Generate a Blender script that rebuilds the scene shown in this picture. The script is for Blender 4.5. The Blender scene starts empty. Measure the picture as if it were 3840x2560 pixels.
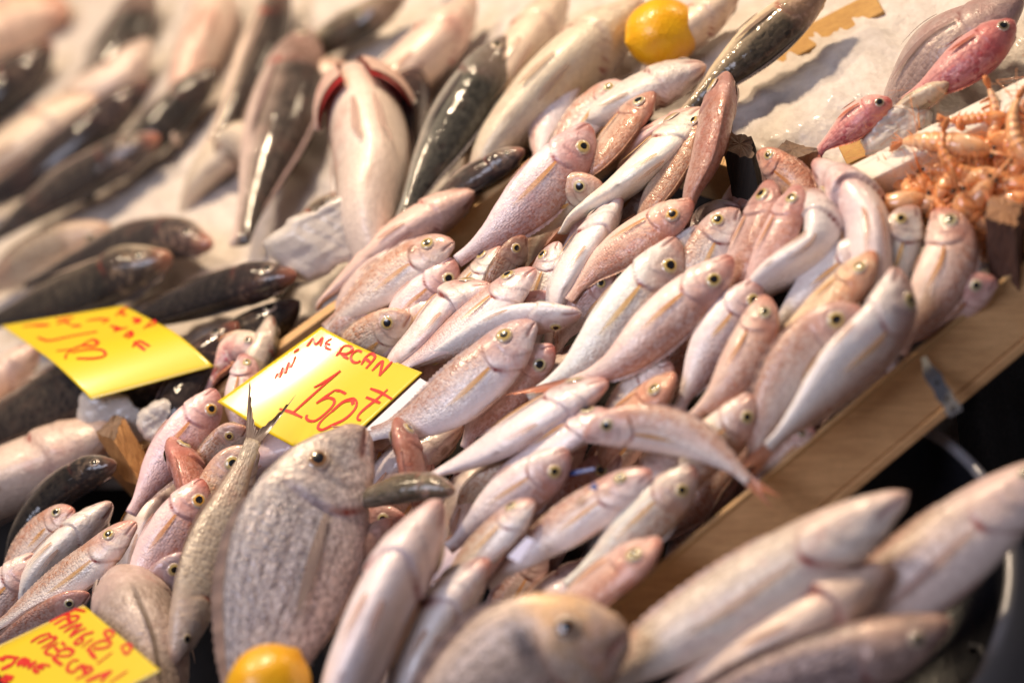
import bpy, bmesh, math, random
import numpy as np
from mathutils import Vector, Matrix

random.seed(11)
rng = np.random.default_rng(11)
scene = bpy.context.scene
col = scene.collection
R = math.radians

# ------------------------------------------------------------------ camera
PITCH = 35.0
CF = Vector((0, math.cos(R(PITCH)), -math.sin(R(PITCH))))      # forward
CU = Vector((0, math.sin(R(PITCH)), math.cos(R(PITCH))))       # up
CR = Vector((1, 0, 0))
CLOC = Vector((0, 0, 1.0)) - CF * 1.95
cam = bpy.data.cameras.new('camera')
cam.lens = 85.0
cam.sensor_width = 36.0
cam.clip_start = 0.05
cam.clip_end = 60
cam.dof.use_dof = True
cam.dof.focus_distance = 1.945
cam.dof.aperture_fstop = 1.8
cam_o = bpy.data.objects.new('camera', cam)
col.objects.link(cam_o)
cam_o.location = CLOC
cam_o.rotation_euler = (R(90 - PITCH), 0, 0)
scene.camera = cam_o

# ------------------------------------------------------------------ world, lamps, exposure
world = bpy.data.worlds.new('World')
scene.world = world
world.use_nodes = True
bg = world.node_tree.nodes['Background']
bg.inputs['Color'].default_value = (0.66, 0.60, 0.64, 1)
bg.inputs['Strength'].default_value = 0.20


def lamp(name, loc, target, size, power, color, size_y=None):
    l = bpy.data.lights.new(name, 'AREA')
    l.shape = 'RECTANGLE' if size_y else 'DISK'
    l.size = size
    if size_y:
        l.size_y = size_y
    l.energy = power
    l.color = color
    o = bpy.data.objects.new(name, l)
    col.objects.link(o)
    o.location = loc
    d = Vector(target) - Vector(loc)
    o.rotation_euler = d.to_track_quat('-Z', 'Y').to_euler()
    return o


WARM = (1.0, 0.78, 0.53)
lamp('stall_bulb', (-0.55, 0.65, 2.55), (-0.05, 0.15, 1.0), 0.16, 40, WARM)
lamp('stall_bulb', (-1.50, 0.70, 2.50), (-0.3, 0.2, 1.0), 0.16, 28, WARM)
lamp('stall_bulb', (0.85, 1.15, 2.45), (0.35, 0.3, 1.0), 0.16, 9, WARM)
lamp('open_front_daylight', (-1.45, -1.2, 2.5), (0, 0.1, 1.0), 1.1, 32, (0.80, 0.82, 1.0), 0.8)
scene.view_settings.view_transform = 'Standard'
scene.view_settings.look = 'None'
scene.view_settings.gamma = 1.0
scene.view_settings.exposure = -0.33
scene.view_settings.use_curve_mapping = False
scene.cycles.use_denoising = True
scene.cycles.denoiser = 'OPENIMAGEDENOISE'
scene.cycles.max_bounces = 6
scene.cycles.diffuse_bounces = 3
scene.cycles.transmission_bounces = 4
scene.cycles.sample_clamp_indirect = 6

# ------------------------------------------------------------------ the heap surface
SC = 3840 / 2352.0
FPX = 85.0 / 36.0 * 3840


def near(x, y):
    s = 0.58 * x * SC + 0.815 * y * SC - 1932
    a, b = 9.0e-5, 3.6e-5
    k = 420.0
    # slope runs smoothly from a (far side) to b (near side)
    return 0.5 + b * s - (a - b) * k * math.log1p(math.exp(-s / k)) + (a - b) * k * math.log(2)


def P(x, y, h=0.0):
    """A point of the stall's heap seen at overview position x, y and raised h metres towards the viewer."""
    z = 1.0 / near(x, y) - h
    return CLOC + CF * z + CR * ((x * SC - 1920) / FPX * z) + CU * (-(y * SC - 1280) / FPX * z)


def mpp(x, y, h=0.0):
    return (1.0 / near(x, y) - h) / FPX * SC


UPN = (CR * -0.428 + CU * 0.602 - CF * 0.675).normalized()    # normal of the sloping stall top

# ------------------------------------------------------------------ object helpers


def tag(o, label=None, cat=None, group=None, kind=None):
    if label: o['label'] = label
    if cat: o['category'] = cat
    if group: o['group'] = group
    if kind: o['kind'] = kind
    return o


def empty(name, loc):
    o = bpy.data.objects.new(name, None)
    o.empty_display_size = 0.02
    col.objects.link(o)
    o.location = loc
    return o


def mesh_obj(name, verts, faces, mat, parent=None, attrs=None, uv=None, smooth=True, color=None):
    me = bpy.data.meshes.new(name)
    verts = np.asarray(verts, dtype=float)
    off = np.array(parent_origin(parent)) if parent is not None else np.zeros(3)
    me.from_pydata((verts - off).tolist(), [], faces)
    if attrs:
        for k, v in attrs.items():
            a = me.attributes.new(k, 'FLOAT', 'POINT')
            a.data.foreach_set('value', np.asarray(v, dtype=np.float32))
    if uv is not None:
        ul = me.uv_layers.new(name='UVMap')
        idx = np.empty(len(me.loops), dtype=np.int32)
        me.loops.foreach_get('vertex_index', idx)
        ul.data.foreach_set('uv', np.asarray(uv, dtype=np.float32)[idx].ravel())
    if smooth:
        me.polygons.foreach_set('use_smooth', [True] * len(me.polygons))
    me.materials.append(mat)
    o = bpy.data.objects.new(name, me)
    col.objects.link(o)
    if parent is not None:
        o.parent = parent
    if color:
        o.color = (*color, 1)
    return o


def parent_origin(p):
    v = Vector(p.location)
    while p.parent is not None:
        p = p.parent
        v = v + Vector(p.location)
    return v


def grid_faces(nu, nv, wrap=False):
    f = []
    for i in range(nu - 1):
        for j in range(nv if wrap else nv - 1):
            k = (j + 1) % nv
            f.append((i * nv + j, i * nv + k, (i + 1) * nv + k, (i + 1) * nv + j))
    return f


def box_between(name, corners_top, depth_vec, mat, parent=None, bevel=0.0015, cuts=0):
    """A plank: four corners of its upper face swept along depth_vec, edges eased."""
    bm = bmesh.new()
    t = [bm.verts.new(c) for c in corners_top]
    b = [bm.verts.new(Vector(c) + depth_vec) for c in corners_top]
    bm.faces.new(t)
    bm.faces.new(b[::-1])
    for i in range(4):
        j = (i + 1) % 4
        bm.faces.new((t[j], t[i], b[i], b[j]))
    bmesh.ops.recalc_face_normals(bm, faces=bm.faces)
    if bevel:
        bmesh.ops.bevel(bm, geom=list(bm.edges), offset=bevel, segments=2, affect='EDGES', profile=0.6)
    off = parent_origin(parent) if parent is not None else Vector((0, 0, 0))
    for v in bm.verts:
        v.co -= off
    me = bpy.data.meshes.new(name)
    bm.to_mesh(me)
    bm.free()
    me.materials.append(mat)
    o = bpy.data.objects.new(name, me)
    col.objects.link(o)
    if parent is not None:
        o.parent = parent
    return o


# ------------------------------------------------------------------ materials


class NT:
    def __init__(self, name):
        self.m = bpy.data.materials.new(name)
        self.m.use_nodes = True
        self.t = self.m.node_tree
        self.b = self.t.nodes['Principled BSDF']

    def n(self, typ, **kw):
        nd = self.t.nodes.new(typ)
        for k, v in kw.items():
            setattr(nd, k, v)
        return nd

    def l(self, a, b):
        self.t.links.new(a, b)

    def attr(self, name):
        return self.n('ShaderNodeAttribute', attribute_name=name).outputs['Fac']

    def ramp(self, src, stops, interp='LINEAR'):
        r = self.n('ShaderNodeValToRGB')
        r.color_ramp.interpolation = interp
        e = r.color_ramp.elements
        while len(e) < len(stops):
            e.new(0.5)
        for el, (p, c) in zip(e, stops):
            el.position = p
            el.color = (*c, 1) if len(c) == 3 else c
        if src is not None:
            self.l(src, r.inputs[0])
        return r.outputs[0]

    def mix(self, fac, a, b, mode='MIX'):
        m = self.n('ShaderNodeMix', data_type='RGBA', blend_type=mode)
        for sock, v in ((m.inputs[0], fac), (m.inputs[6], a), (m.inputs[7], b)):
            if isinstance(v, (int, float)):
                sock.default_value = v
            elif isinstance(v, tuple):
                sock.default_value = (*v, 1) if len(v) == 3 else v
            else:
                self.l(v, sock)
        return m.outputs[2]

    def math(self, op, a, b=None, clamp=False):
        m = self.n('ShaderNodeMath', operation=op, use_clamp=clamp)
        for s, v in zip(m.inputs, (a, b)):
            if v is None:
                continue
            if isinstance(v, (int, float)):
                s.default_value = v
            else:
                self.l(v, s)
        return m.outputs[0]

    def mapr(self, v, a, b, c=0.0, d=1.0):
        m = self.n('ShaderNodeMapRange')
        self.l(v, m.inputs[0])
        for i, x in enumerate((a, b, c, d)):
            m.inputs[i + 1].default_value = x
        return m.outputs[0]

    def noise(self, vec, scale, detail=3, rough=0.55, dist=0.0):
        nn = self.n('ShaderNodeTexNoise')
        nn.inputs['Scale'].default_value = scale
        nn.inputs['Detail'].default_value = detail
        nn.inputs['Roughness'].default_value = rough
        nn.inputs['Distortion'].default_value = dist
        if vec is not None:
            self.l(vec, nn.inputs['Vector'])
        return nn.outputs['Fac']

    def voro(self, vec, scale, rnd=1.0, feature='F1'):
        v = self.n('ShaderNodeTexVoronoi', feature=feature)
        v.inputs['Scale'].default_value = scale
        v.inputs['Randomness'].default_value = rnd
        if vec is not None:
            self.l(vec, v.inputs['Vector'])
        return v

    def obj(self):
        return self.n('ShaderNodeTexCoord').outputs['Object']

    def uv(self):
        return self.n('ShaderNodeTexCoord').outputs['UV']

    def scaled(self, vec, s):
        mp = self.n('ShaderNodeMapping')
        mp.inputs['Scale'].default_value = s
        self.l(vec, mp.inputs['Vector'])
        return mp.outputs[0]

    def bump(self, h, strength, dist=0.001, prev=None):
        b = self.n('ShaderNodeBump')
        b.inputs['Strength'].default_value = strength
        b.inputs['Distance'].default_value = dist
        self.l(h, b.inputs['Height'])
        if prev is not None:
            self.l(prev, b.inputs['Normal'])
        return b.outputs[0]

    def set(self, **kw):
        for k, v in kw.items():
            s = self.b.inputs[k.replace('_', ' ')]
            if isinstance(v, (int, float)):
                s.default_value = v
            elif isinstance(v, tuple):
                s.default_value = (*v, 1) if len(v) == 3 and s.type == 'RGBA' else v
            else:
                self.l(v, s)
        return self


def fish_mat(name, belly, flank, back, head, snout, scale=470, bumpk=1.0, rough=0.40, coat=0.32, coat_r=0.15,
             metal=0.1, speck=0.0, speck_col=(0.1, 0.08, 0.07), lines=0.0, vpos=(0.30, 0.55, 0.82), spots=0.6, wetbump=0.0,
             cheek=(0.6, 0.45, 0.42), drift=1.0, spec=0.5, cbump=0.5, flush=0.7, gilt=False):
    t = NT(name)
    vd = t.attr('vd')
    lon = t.attr('lon')
    uv = t.uv()
    ob = t.obj()
    info = t.n('ShaderNodeObjectInfo')
    rnd = info.outputs['Random']
    off = t.n('ShaderNodeVectorMath', operation='ADD')
    sc_ = t.n('ShaderNodeVectorMath', operation='SCALE')
    t.l(info.outputs['Location'], sc_.inputs[0])
    sc_.inputs['Scale'].default_value = 7.0
    t.l(ob, off.inputs[0])
    t.l(sc_.outputs[0], off.inputs[1])
    pos = off.outputs[0]
    n1 = t.noise(pos, 38, 4)
    n2 = t.noise(pos, 150, 3)
    v01 = t.math('ADD', t.math('MULTIPLY', vd, 0.5), 0.5)
    vn = t.math('ADD', v01, t.math('MULTIPLY', t.math('SUBTRACT', n1, 0.5), 0.34))
    c = t.ramp(vn, [(vpos[0], belly), (vpos[1], flank), (vpos[2], back)])
    # head and snout
    hf = t.mapr(t.math('ADD', lon, t.math('MULTIPLY', t.math('SUBTRACT', n1, 0.5), 0.12)), 0.30, 0.2)
    c = t.mix(t.math('MULTIPLY', hf, t.mapr(v01, 0.15, 0.7, 0.15, 0.85)), c, head)
    ck = t.math('MULTIPLY', hf, t.mapr(n2, 0.5, 0.72))
    c = t.mix(t.math('MULTIPLY', ck, 0.5), c, cheek)
    sf = t.mapr(t.math('ADD', lon, t.math('MULTIPLY', t.math('SUBTRACT', n2, 0.5), 0.04)), 0.075, 0.012)
    c = t.mix(t.math('MULTIPLY', sf, t.mapr(rnd, 0.0, 1.0, 0.25, 0.9)), c, snout)
    # pale blotches and flush
    c = t.mix(t.mapr(t.noise(pos, 22, 4, 0.6, 0.6), 0.55, 0.8, 0, 0.16), c, snout)
    blood = t.math('MULTIPLY', t.mapr(t.noise(pos, 13, 3, 0.6, 0.4), 0.57, 0.68), t.mapr(t.noise(pos, 90, 4, 0.7), 0.35, 0.6, 0.15, 0.6))
    c = t.mix(t.math('MULTIPLY', blood, flush), c, (0.56, 0.17, 0.13))
    # silvery and dusky drifts over the flank
    c = t.mix(t.mapr(t.noise(t.scaled(pos, (1, 1, 1)), 75, 5, 0.7, 1.2), 0.50, 0.72, 0, 0.35 * drift), c, tuple(min(1, x * 1.22 + .04) for x in belly))
    c = t.mix(t.mapr(t.noise(pos, 55, 5, 0.7, 0.8), 0.56, 0.76, 0, 0.22), c, tuple(x * 0.6 for x in flank))
    # scales
    sv = t.voro(t.scaled(uv, (1.0, 1.25, 1.0)), scale, 0.6)
    edge = t.mapr(sv.outputs['Distance'], 0.25, 0.62)
    body = t.math('MULTIPLY', t.mapr(lon, 0.24, 0.34), t.mapr(v01, 0.1, 0.35))
    c = t.mix(t.math('MULTIPLY', t.math('MULTIPLY', edge, body), 0.22), c, t.mix(0.6, c, (0.05, 0.03, 0.03)))
    cell0 = t.n('ShaderNodeSeparateColor')
    t.l(sv.outputs['Color'], cell0.inputs[0])
    c = t.mix(t.math('MULTIPLY', t.mapr(cell0.outputs[2], 0.0, 1.0, 0, 0.34 * drift), body), c, tuple(min(1, x * 1.3 + .05) for x in belly))
    c = t.mix(t.math('MULTIPLY', t.mapr(cell0.outputs[1], 0.3, 1.0, 0, 0.30), body), c, tuple(x * 0.6 for x in flank))
    if speck > 0:
        cell = t.n('ShaderNodeSeparateColor')
        t.l(sv.outputs['Color'], cell.inputs[0])
        sp = t.mapr(t.math('ADD', cell.outputs[0], t.math('MULTIPLY', t.noise(pos, 60, 3), 0.8)), 0.55, 1.2)
        c = t.mix(t.math('MULTIPLY', sp, speck), c, speck_col)
    if lines > 0:
        sx = t.n('ShaderNodeSeparateXYZ')
        t.l(uv, sx.inputs[0])
        wv = t.math('SINE', t.math('MULTIPLY', sx.outputs[1], 620))
        ll = t.math('MULTIPLY', t.mapr(wv, -0.1, 0.9), t.mapr(n2, 0.3, 0.6))
        c = t.mix(t.math('MULTIPLY', t.math('MULTIPLY', ll, body), lines), c, speck_col)
    if gilt:                      # dark spot at the shoulder and a gold brow, as gilt-heads have
        sp_ = t.math('MULTIPLY', t.mapr(t.math('ABSOLUTE', t.math('SUBTRACT', lon, 0.315)), 0.055, 0.012), t.mapr(t.math('ABSOLUTE', t.math('SUBTRACT', vd, 0.42)), 0.42, 0.1))
        c = t.mix(t.math('MULTIPLY', sp_, 0.85), c, (0.06, 0.05, 0.06))
        gb = t.math('MULTIPLY', t.math('MULTIPLY', t.mapr(lon, 0.08, 0.13), t.mapr(lon, 0.30, 0.22)), t.mapr(t.math('ADD', vd, t.math('MULTIPLY', n1, 0.8)), 0.35, 0.8))
        c = t.mix(t.math('MULTIPLY', gb, 0.36), c, (0.78, 0.48, 0.15))
    # lateral line
    lat = t.mapr(t.math('ABSOLUTE', t.math('SUBTRACT', vd, t.math('ADD', 0.30, t.math('MULTIPLY', lon, -0.15)))), 0.035, 0.008)
    c = t.mix(t.math('MULTIPLY', t.math('MULTIPLY', lat, body), 0.4), c, t.mix(0.5, c, (0.12, 0.06, 0.05)))
    # sores and brown dots
    dv = t.voro(pos, 26, 1.0)
    dcol = t.n('ShaderNodeSeparateColor')
    t.l(dv.outputs['Color'], dcol.inputs[0])
    dots = t.math('MULTIPLY', t.mapr(t.math('ADD', dv.outputs['Distance'], t.math('MULTIPLY', n2, 0.10)), 0.20, 0.13), t.mapr(dcol.outputs[1], 0.86, 0.9))
    c = t.mix(t.math('MULTIPLY', dots, spots), c, (0.13, 0.045, 0.02))
    fine = t.mapr(t.noise(pos, 420, 2), 0.68, 0.76)
    c = t.mix(t.math('MULTIPLY', fine, 0.25), c, (0.16, 0.09, 0.07))
    # gill slit, mouth, brow
    c = t.mix(t.math('MULTIPLY', t.attr('gill'), 0.85), c, (0.30, 0.03, 0.02))
    c = t.mix(t.math('MULTIPLY', t.attr('mouth'), 0.85), c, (0.22, 0.06, 0.05))
    c = t.mix(t.math('MULTIPLY', t.attr('sock'), 0.30), c, (0.35, 0.27, 0.25))
    c = t.mix(t.math('MULTIPLY', t.attr('cheek'), 0.38), c, tuple(x * 0.42 for x in head))
    c = t.mix(t.math('MULTIPLY', t.attr('vent'), 0.85), c, (0.16, 0.05, 0.022))
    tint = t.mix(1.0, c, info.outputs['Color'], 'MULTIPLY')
    t.set(Base_Color=tint, Metallic=t.math('MULTIPLY', t.mapr(n2, 0.35, 0.65), metal),
          Roughness=t.mapr(t.noise(pos, 85, 4, 0.7), 0.3, 0.7, rough - 0.14, rough + 0.14), Coat_Weight=coat,
          Coat_Roughness=coat_r)
    t.b.inputs['IOR'].default_value = 1.42
    t.b.inputs['Specular IOR Level'].default_value = spec
    h = t.math('ADD', t.math('MULTIPLY', t.math('MULTIPLY', t.math('SUBTRACT', 1.0, sv.outputs['Distance']), body), bumpk),
               t.math('MULTIPLY', t.noise(pos, 230, 4, 0.65), 0.9))
    h = t.math('ADD', h, t.math('MULTIPLY', t.math('MULTIPLY', t.noise(pos, 95, 3, 0.6, 0.7), hf), 1.2))
    nb = t.bump(h, 0.9, 0.0011)
    t.set(Normal=nb)
    cb = t.bump(t.math('ADD', t.noise(pos, 120, 3), t.math('MULTIPLY', h, cbump + wetbump)), 0.75, 0.0010)
    t.set(Coat_Normal=cb)
    return t.m


MATS = {}
MATS['pandora'] = fish_mat('pink_bream_skin', (0.86, 0.80, 0.79), (0.69, 0.56, 0.53), (0.44, 0.21, 0.14),
                           (0.54, 0.36, 0.345), (0.50, 0.16, 0.12), coat=0.45, coat_r=0.10, vpos=(0.38, 0.54, 0.78), metal=0.16, cbump=0.25, bumpk=0.6)  # belly pushed lighter and back darker than their own tones, carrying light and shade
MATS['bass'] = fish_mat('dark_bass_skin', (0.62, 0.52, 0.45), (0.12, 0.10, 0.085), (0.012, 0.011, 0.012), (0.04, 0.03, 0.03),
                        (0.30, 0.12, 0.08), scale=230, bumpk=0.4, rough=0.55, coat=0.8, coat_r=0.04, spec=0.08, cbump=0.06, flush=0.0, vpos=(0.14, 0.40, 0.60), spots=0.0,
                        wetbump=0.0, cheek=(0.32, 0.22, 0.16), metal=0.0, drift=0.05)
MATS['mullet'] = fish_mat('grey_mullet_skin', (0.70, 0.60, 0.52), (0.26, 0.22, 0.185), (0.022, 0.02, 0.018), (0.30, 0.2, 0.16),
                          (0.45, 0.22, 0.16), scale=200, bumpk=0.5, rough=0.5, coat=0.8, coat_r=0.05, spec=0.15, cbump=0.1, flush=0.2, vpos=(0.22, 0.48, 0.70), spots=0.0,
                          wetbump=0.0, metal=0.05, drift=0.1)
MATS['white'] = fish_mat('pale_fish_skin', (0.74, 0.66, 0.59), (0.62, 0.53, 0.46), (0.42, 0.34, 0.28), (0.60, 0.47, 0.41),
                         (0.58, 0.34, 0.28), scale=230, bumpk=0.7, spots=0.0, speck=0.13, speck_col=(0.26, 0.19, 0.17))
MATS['bream'] = fish_mat('silver_bream_skin', (0.78, 0.67, 0.66), (0.62, 0.61, 0.68), (0.34, 0.33, 0.36), (0.52, 0.46, 0.42),
                         (0.48, 0.32, 0.26), scale=300, bumpk=1.1, speck=0.45, speck_col=(0.11, 0.085, 0.10), lines=0.62,
                         vpos=(0.30, 0.52, 0.8), spots=0.0, metal=0.45, rough=0.34, flush=0.1, drift=0.9)
MATS['gold'] = fish_mat('gilt_bream_skin', (0.40, 0.34, 0.31), (0.52, 0.44, 0.40), (0.70, 0.62, 0.57), (0.62, 0.50, 0.42),  # back paler than belly: lamp highlight on the upper side put into the skin
                        (0.42, 0.28, 0.2), scale=300, bumpk=0.7, speck=0.4, speck_col=(0.14, 0.10, 0.07), vpos=(0.42, 0.6, 0.8), spots=0.0,
                        cheek=(0.75, 0.45, 0.12), metal=0.25, gilt=True, lines=0.5)
MATS['red'] = fish_mat('red_fish_skin', (0.80, 0.68, 0.60), (0.62, 0.36, 0.33), (0.36, 0.08, 0.10), (0.60, 0.34, 0.30),
                       (0.52, 0.07, 0.07), scale=240, bumpk=0.6, vpos=(0.25, 0.5, 0.8), spots=0.0)
MATS['scad'] = fish_mat('green_scad_skin', (0.50, 0.42, 0.36), (0.13, 0.115, 0.08), (0.04, 0.04, 0.03), (0.08, 0.07, 0.05),
                        (0.12, 0.08, 0.06), scale=260, rough=0.26, coat=0.9, coat_r=0.07, spec=0.2, cbump=0.1, flush=0.0, vpos=(0.2, 0.4, 0.7), spots=0.0, metal=0.3, drift=0.2)


def eye_mat(name, ring, inner_ring, pupil=0.46):  # third argument colours the iris band right around the pupil
    t = NT(name)
    er = t.attr('er')
    c = t.ramp(er, [(0.0, (0.004, 0.004, 0.008)), (pupil, (0.005, 0.005, 0.01)), (pupil + 0.06, inner_ring), (pupil + 0.16, ring),
                    (0.74, tuple(x * 0.9 + .03 for x in ring)), (0.86, (0.56, 0.46, 0.38)), (1.0, (0.62, 0.48, 0.43))])
    c = t.mix(t.mapr(t.noise(t.obj(), 500, 3), 0.35, 0.7, 0.0, 0.3), c, (0.25, 0.14, 0.05))
    c = t.mix(t.mapr(er, pupil - 0.02, pupil + 0.02, 1, 0), c, (0.004, 0.004, 0.008))
    t.set(Base_Color=c, Roughness=0.25, Coat_Weight=1.0, Coat_Roughness=0.02, Metallic=0.0)
    return t.m


MATS['eye'] = eye_mat('yellow_fish_eye', (0.56, 0.46, 0.21), (0.68, 0.42, 0.05), 0.48)
MATS['eye_orange'] = eye_mat('orange_fish_eye', (0.62, 0.36, 0.12), (0.85, 0.40, 0.01))
MATS['eye_dull'] = eye_mat('dull_fish_eye', (0.42, 0.34, 0.22), (0.5, 0.38, 0.2), 0.55)
MATS['eye_pale'] = eye_mat('pale_fish_eye', (0.56, 0.50, 0.32), (0.60, 0.46, 0.16), 0.52)
MATS['eye_cloudy'] = eye_mat('cloudy_fish_eye', (0.52, 0.40, 0.16), (0.62, 0.44, 0.12), 0.42)
MATS['eye_bream'] = eye_mat('amber_dark_fish_eye', (0.16, 0.10, 0.07), (0.45, 0.2, 0.07), 0.5)
MATS['eye_dark'] = eye_mat('dark_fish_eye', (0.07, 0.06, 0.05), (0.3, 0.22, 0.1), 0.6)


def fin_mat(name, a, b, alpha=0.85, tip=None):
    t = NT(name)
    fs, ft = t.attr('fs'), t.attr('ft')
    w = t.math('SINE', t.math('MULTIPLY', ft, 52))
    c = t.mix(t.mapr(fs, 0.0, 1.0), a, b)
    c = t.mix(t.mapr(w, 0.1, 1.0, 0, 0.35), c, tuple(x * 0.45 for x in a))
    info = t.n('ShaderNodeObjectInfo')
    c = t.mix(1.0, c, info.outputs['Color'], 'MULTIPLY')
    t.set(Base_Color=c, Roughness=0.4, Coat_Weight=0.4, Coat_Roughness=0.15, Alpha=t.mapr(fs, 0.2, 1.0, alpha, alpha if tip is None else tip))
    t.set(Normal=t.bump(w, 0.5, 0.0006))
    return t.m


MATS['fin_yellow'] = fin_mat('amber_fin', (0.74, 0.36, 0.10), (0.84, 0.52, 0.18), 0.85, 0.3)
MATS['fin_pelvic'] = fin_mat('peach_fin', (0.72, 0.36, 0.20), (0.80, 0.58, 0.44), 0.62, 0.2)
MATS['fin_orange'] = fin_mat('orange_fin', (0.58, 0.27, 0.17), (0.66, 0.25, 0.12), 0.92)
MATS['fin_grey'] = fin_mat('grey_fin', (0.34, 0.25, 0.22), (0.24, 0.18, 0.17), 0.95)
MATS['fin_dark'] = fin_mat('dark_fin', (0.06, 0.05, 0.05), (0.05, 0.04, 0.04), 0.95)
MATS['fin_pale'] = fin_mat('pale_fin', (0.62, 0.44, 0.38), (0.66, 0.48, 0.40), 0.7)

# ------------------------------------------------------------------ fish
PROF = {
    'pandora': dict(
        top=[(0, 0), (.010, .10), (.035, .21), (.08, .335), (.15, .44), (.25, .505), (.36, .525), (.5, .50), (.65, .405), (.8, .255), (.92, .145), (1, .125)],
        bot=[(0, 0), (.010, .085), (.035, .155), (.08, .225), (.15, .325), (.26, .43), (.38, .475), (.52, .46), (.65, .36), (.8, .21), (.92, .125), (1, .12)],
        wid=[(0, 0), (.010, .10), (.035, .20), (.08, .31), (.16, .43), (.26, .49), (.4, .5), (.55, .45), (.7, .33), (.85, .18), (.95, .10), (1, .07)],
        wr=.52, eye=.150, ue=.148, ye=.40, ug=.285, nat=3.1, fin='fin_yellow', tail='fin_orange', em='eye', dors='fin_pale', pelv='fin_pelvic'),
    'bass': dict(
        top=[(0, 0), (.02, .10), (.06, .20), (.13, .32), (.22, .42), (.33, .49), (.45, .5), (.6, .43), (.75, .29), (.9, .17), (1, .15)],
        bot=[(0, 0), (.02, .11), (.06, .20), (.13, .31), (.22, .42), (.35, .5), (.5, .48), (.68, .33), (.85, .18), (1, .14)],
        wid=[(0, 0), (.015, .12), (.06, .27), (.14, .42), (.26, .5), (.45, .5), (.62, .4), (.8, .22), (.93, .1), (1, .06)],
        wr=.72, eye=.10, ue=.105, ye=.38, ug=.27, nat=4.0, fin='fin_grey', tail='fin_dark', em='eye_dark', dors='fin_dark'),
    'bream': dict(
        top=[(0, 0), (.012, .08), (.05, .17), (.1, .275), (.17, .385), (.27, .485), (.4, .52), (.55, .45), (.7, .32), (.85, .16), (.94, .09), (1, .09)],
        bot=[(0, 0), (.015, .09), (.05, .17), (.1, .25), (.17, .335), (.27, .43), (.38, .475), (.52, .46), (.68, .33), (.85, .13), (.94, .085), (1, .09)],
        wid=[(0, 0), (.012, .09), (.05, .21), (.1, .32), (.18, .43), (.28, .49), (.4, .5), (.55, .42), (.7, .28), (.85, .12), (1, .04)],
        wr=.34, eye=.085, ue=.165, ye=.46, ug=.275, nat=2.6, fin='fin_grey', tail='fin_grey', em='eye_bream', dors='fin_grey'),
}
PROF['mullet'] = dict(PROF['bass'], wr=.78, em='eye_dull', tail='fin_grey', dors='fin_grey')
PROF['white'] = dict(PROF['bass'], wr=.62, em='eye_dull', tail='fin_pale', fin='fin_pale', dors='fin_pale', nat=3.3)
PROF['gold'] = dict(PROF['bream'], wr=.44)
PROF['red'] = dict(PROF['bass'], wr=.75, eye=.12, em='eye_dull', tail='fin_orange', fin='fin_orange', dors='fin_orange', nat=2.3)
PROF['scad'] = dict(PROF['bass'], wr=.7, nat=4.2)


def interp(tab, u):
    xs = np.array([a for a, _ in tab])
    ys = np.array([b for _, b in tab])
    # smooth monotone-ish cubic through the table
    m = np.gradient(ys, xs)
    m[0] = (ys[1] - ys[0]) / (xs[1] - xs[0])
    i = np.clip(np.searchsorted(xs, u) - 1, 0, len(xs) - 2)
    h = xs[i + 1] - xs[i]
    t = (u - xs[i]) / h
    return ((2 * t**3 - 3 * t**2 + 1) * ys[i] + (t**3 - 2 * t**2 + t) * h * m[i] * 0.9 + (-2 * t**3 + 3 * t**2) * ys[i + 1] + (t**3 - t**2) * h * m[i + 1] * 0.9)


def catmull(pts, n):
    pts = np.array(pts, dtype=float)
    if len(pts) == 2:
        t = np.linspace(0, 1, n)[:, None]
        return pts[0] * (1 - t) + pts[1] * t
    d = np.r_[0, np.cumsum(np.linalg.norm(np.diff(pts, axis=0), axis=1))]
    d /= d[-1]
    u = np.linspace(0, 1, n)
    out = np.empty((n, 3))
    m = np.empty_like(pts)
    m[1:-1] = (pts[2:] - pts[:-2]) / (d[2:] - d[:-2])[:, None]
    m[0] = (pts[1] - pts[0]) / (d[1] - d[0])
    m[-1] = (pts[-1] - pts[-2]) / (d[-1] - d[-2])
    i = np.clip(np.searchsorted(d, u) - 1, 0, len(d) - 2)
    h = (d[i + 1] - d[i])[:, None]
    t = ((u - d[i]) / (d[i + 1] - d[i]))[:, None]
    return ((2 * t**3 - 3 * t**2 + 1) * pts[i] + (t**3 - 2 * t**2 + t) * h * m[i] + (-2 * t**3 + 3 * t**2) * pts[i + 1] + (t**3 - t**2) * h * m[i + 1])


def unit(a):
    return a / np.maximum(np.linalg.norm(a, axis=-1, keepdims=True), 1e-9)


def sstep(x, a, b):
    t = np.clip((x - a) / (b - a), 0, 1)
    return t * t * (3 - 2 * t)


FISH_N = {}


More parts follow.
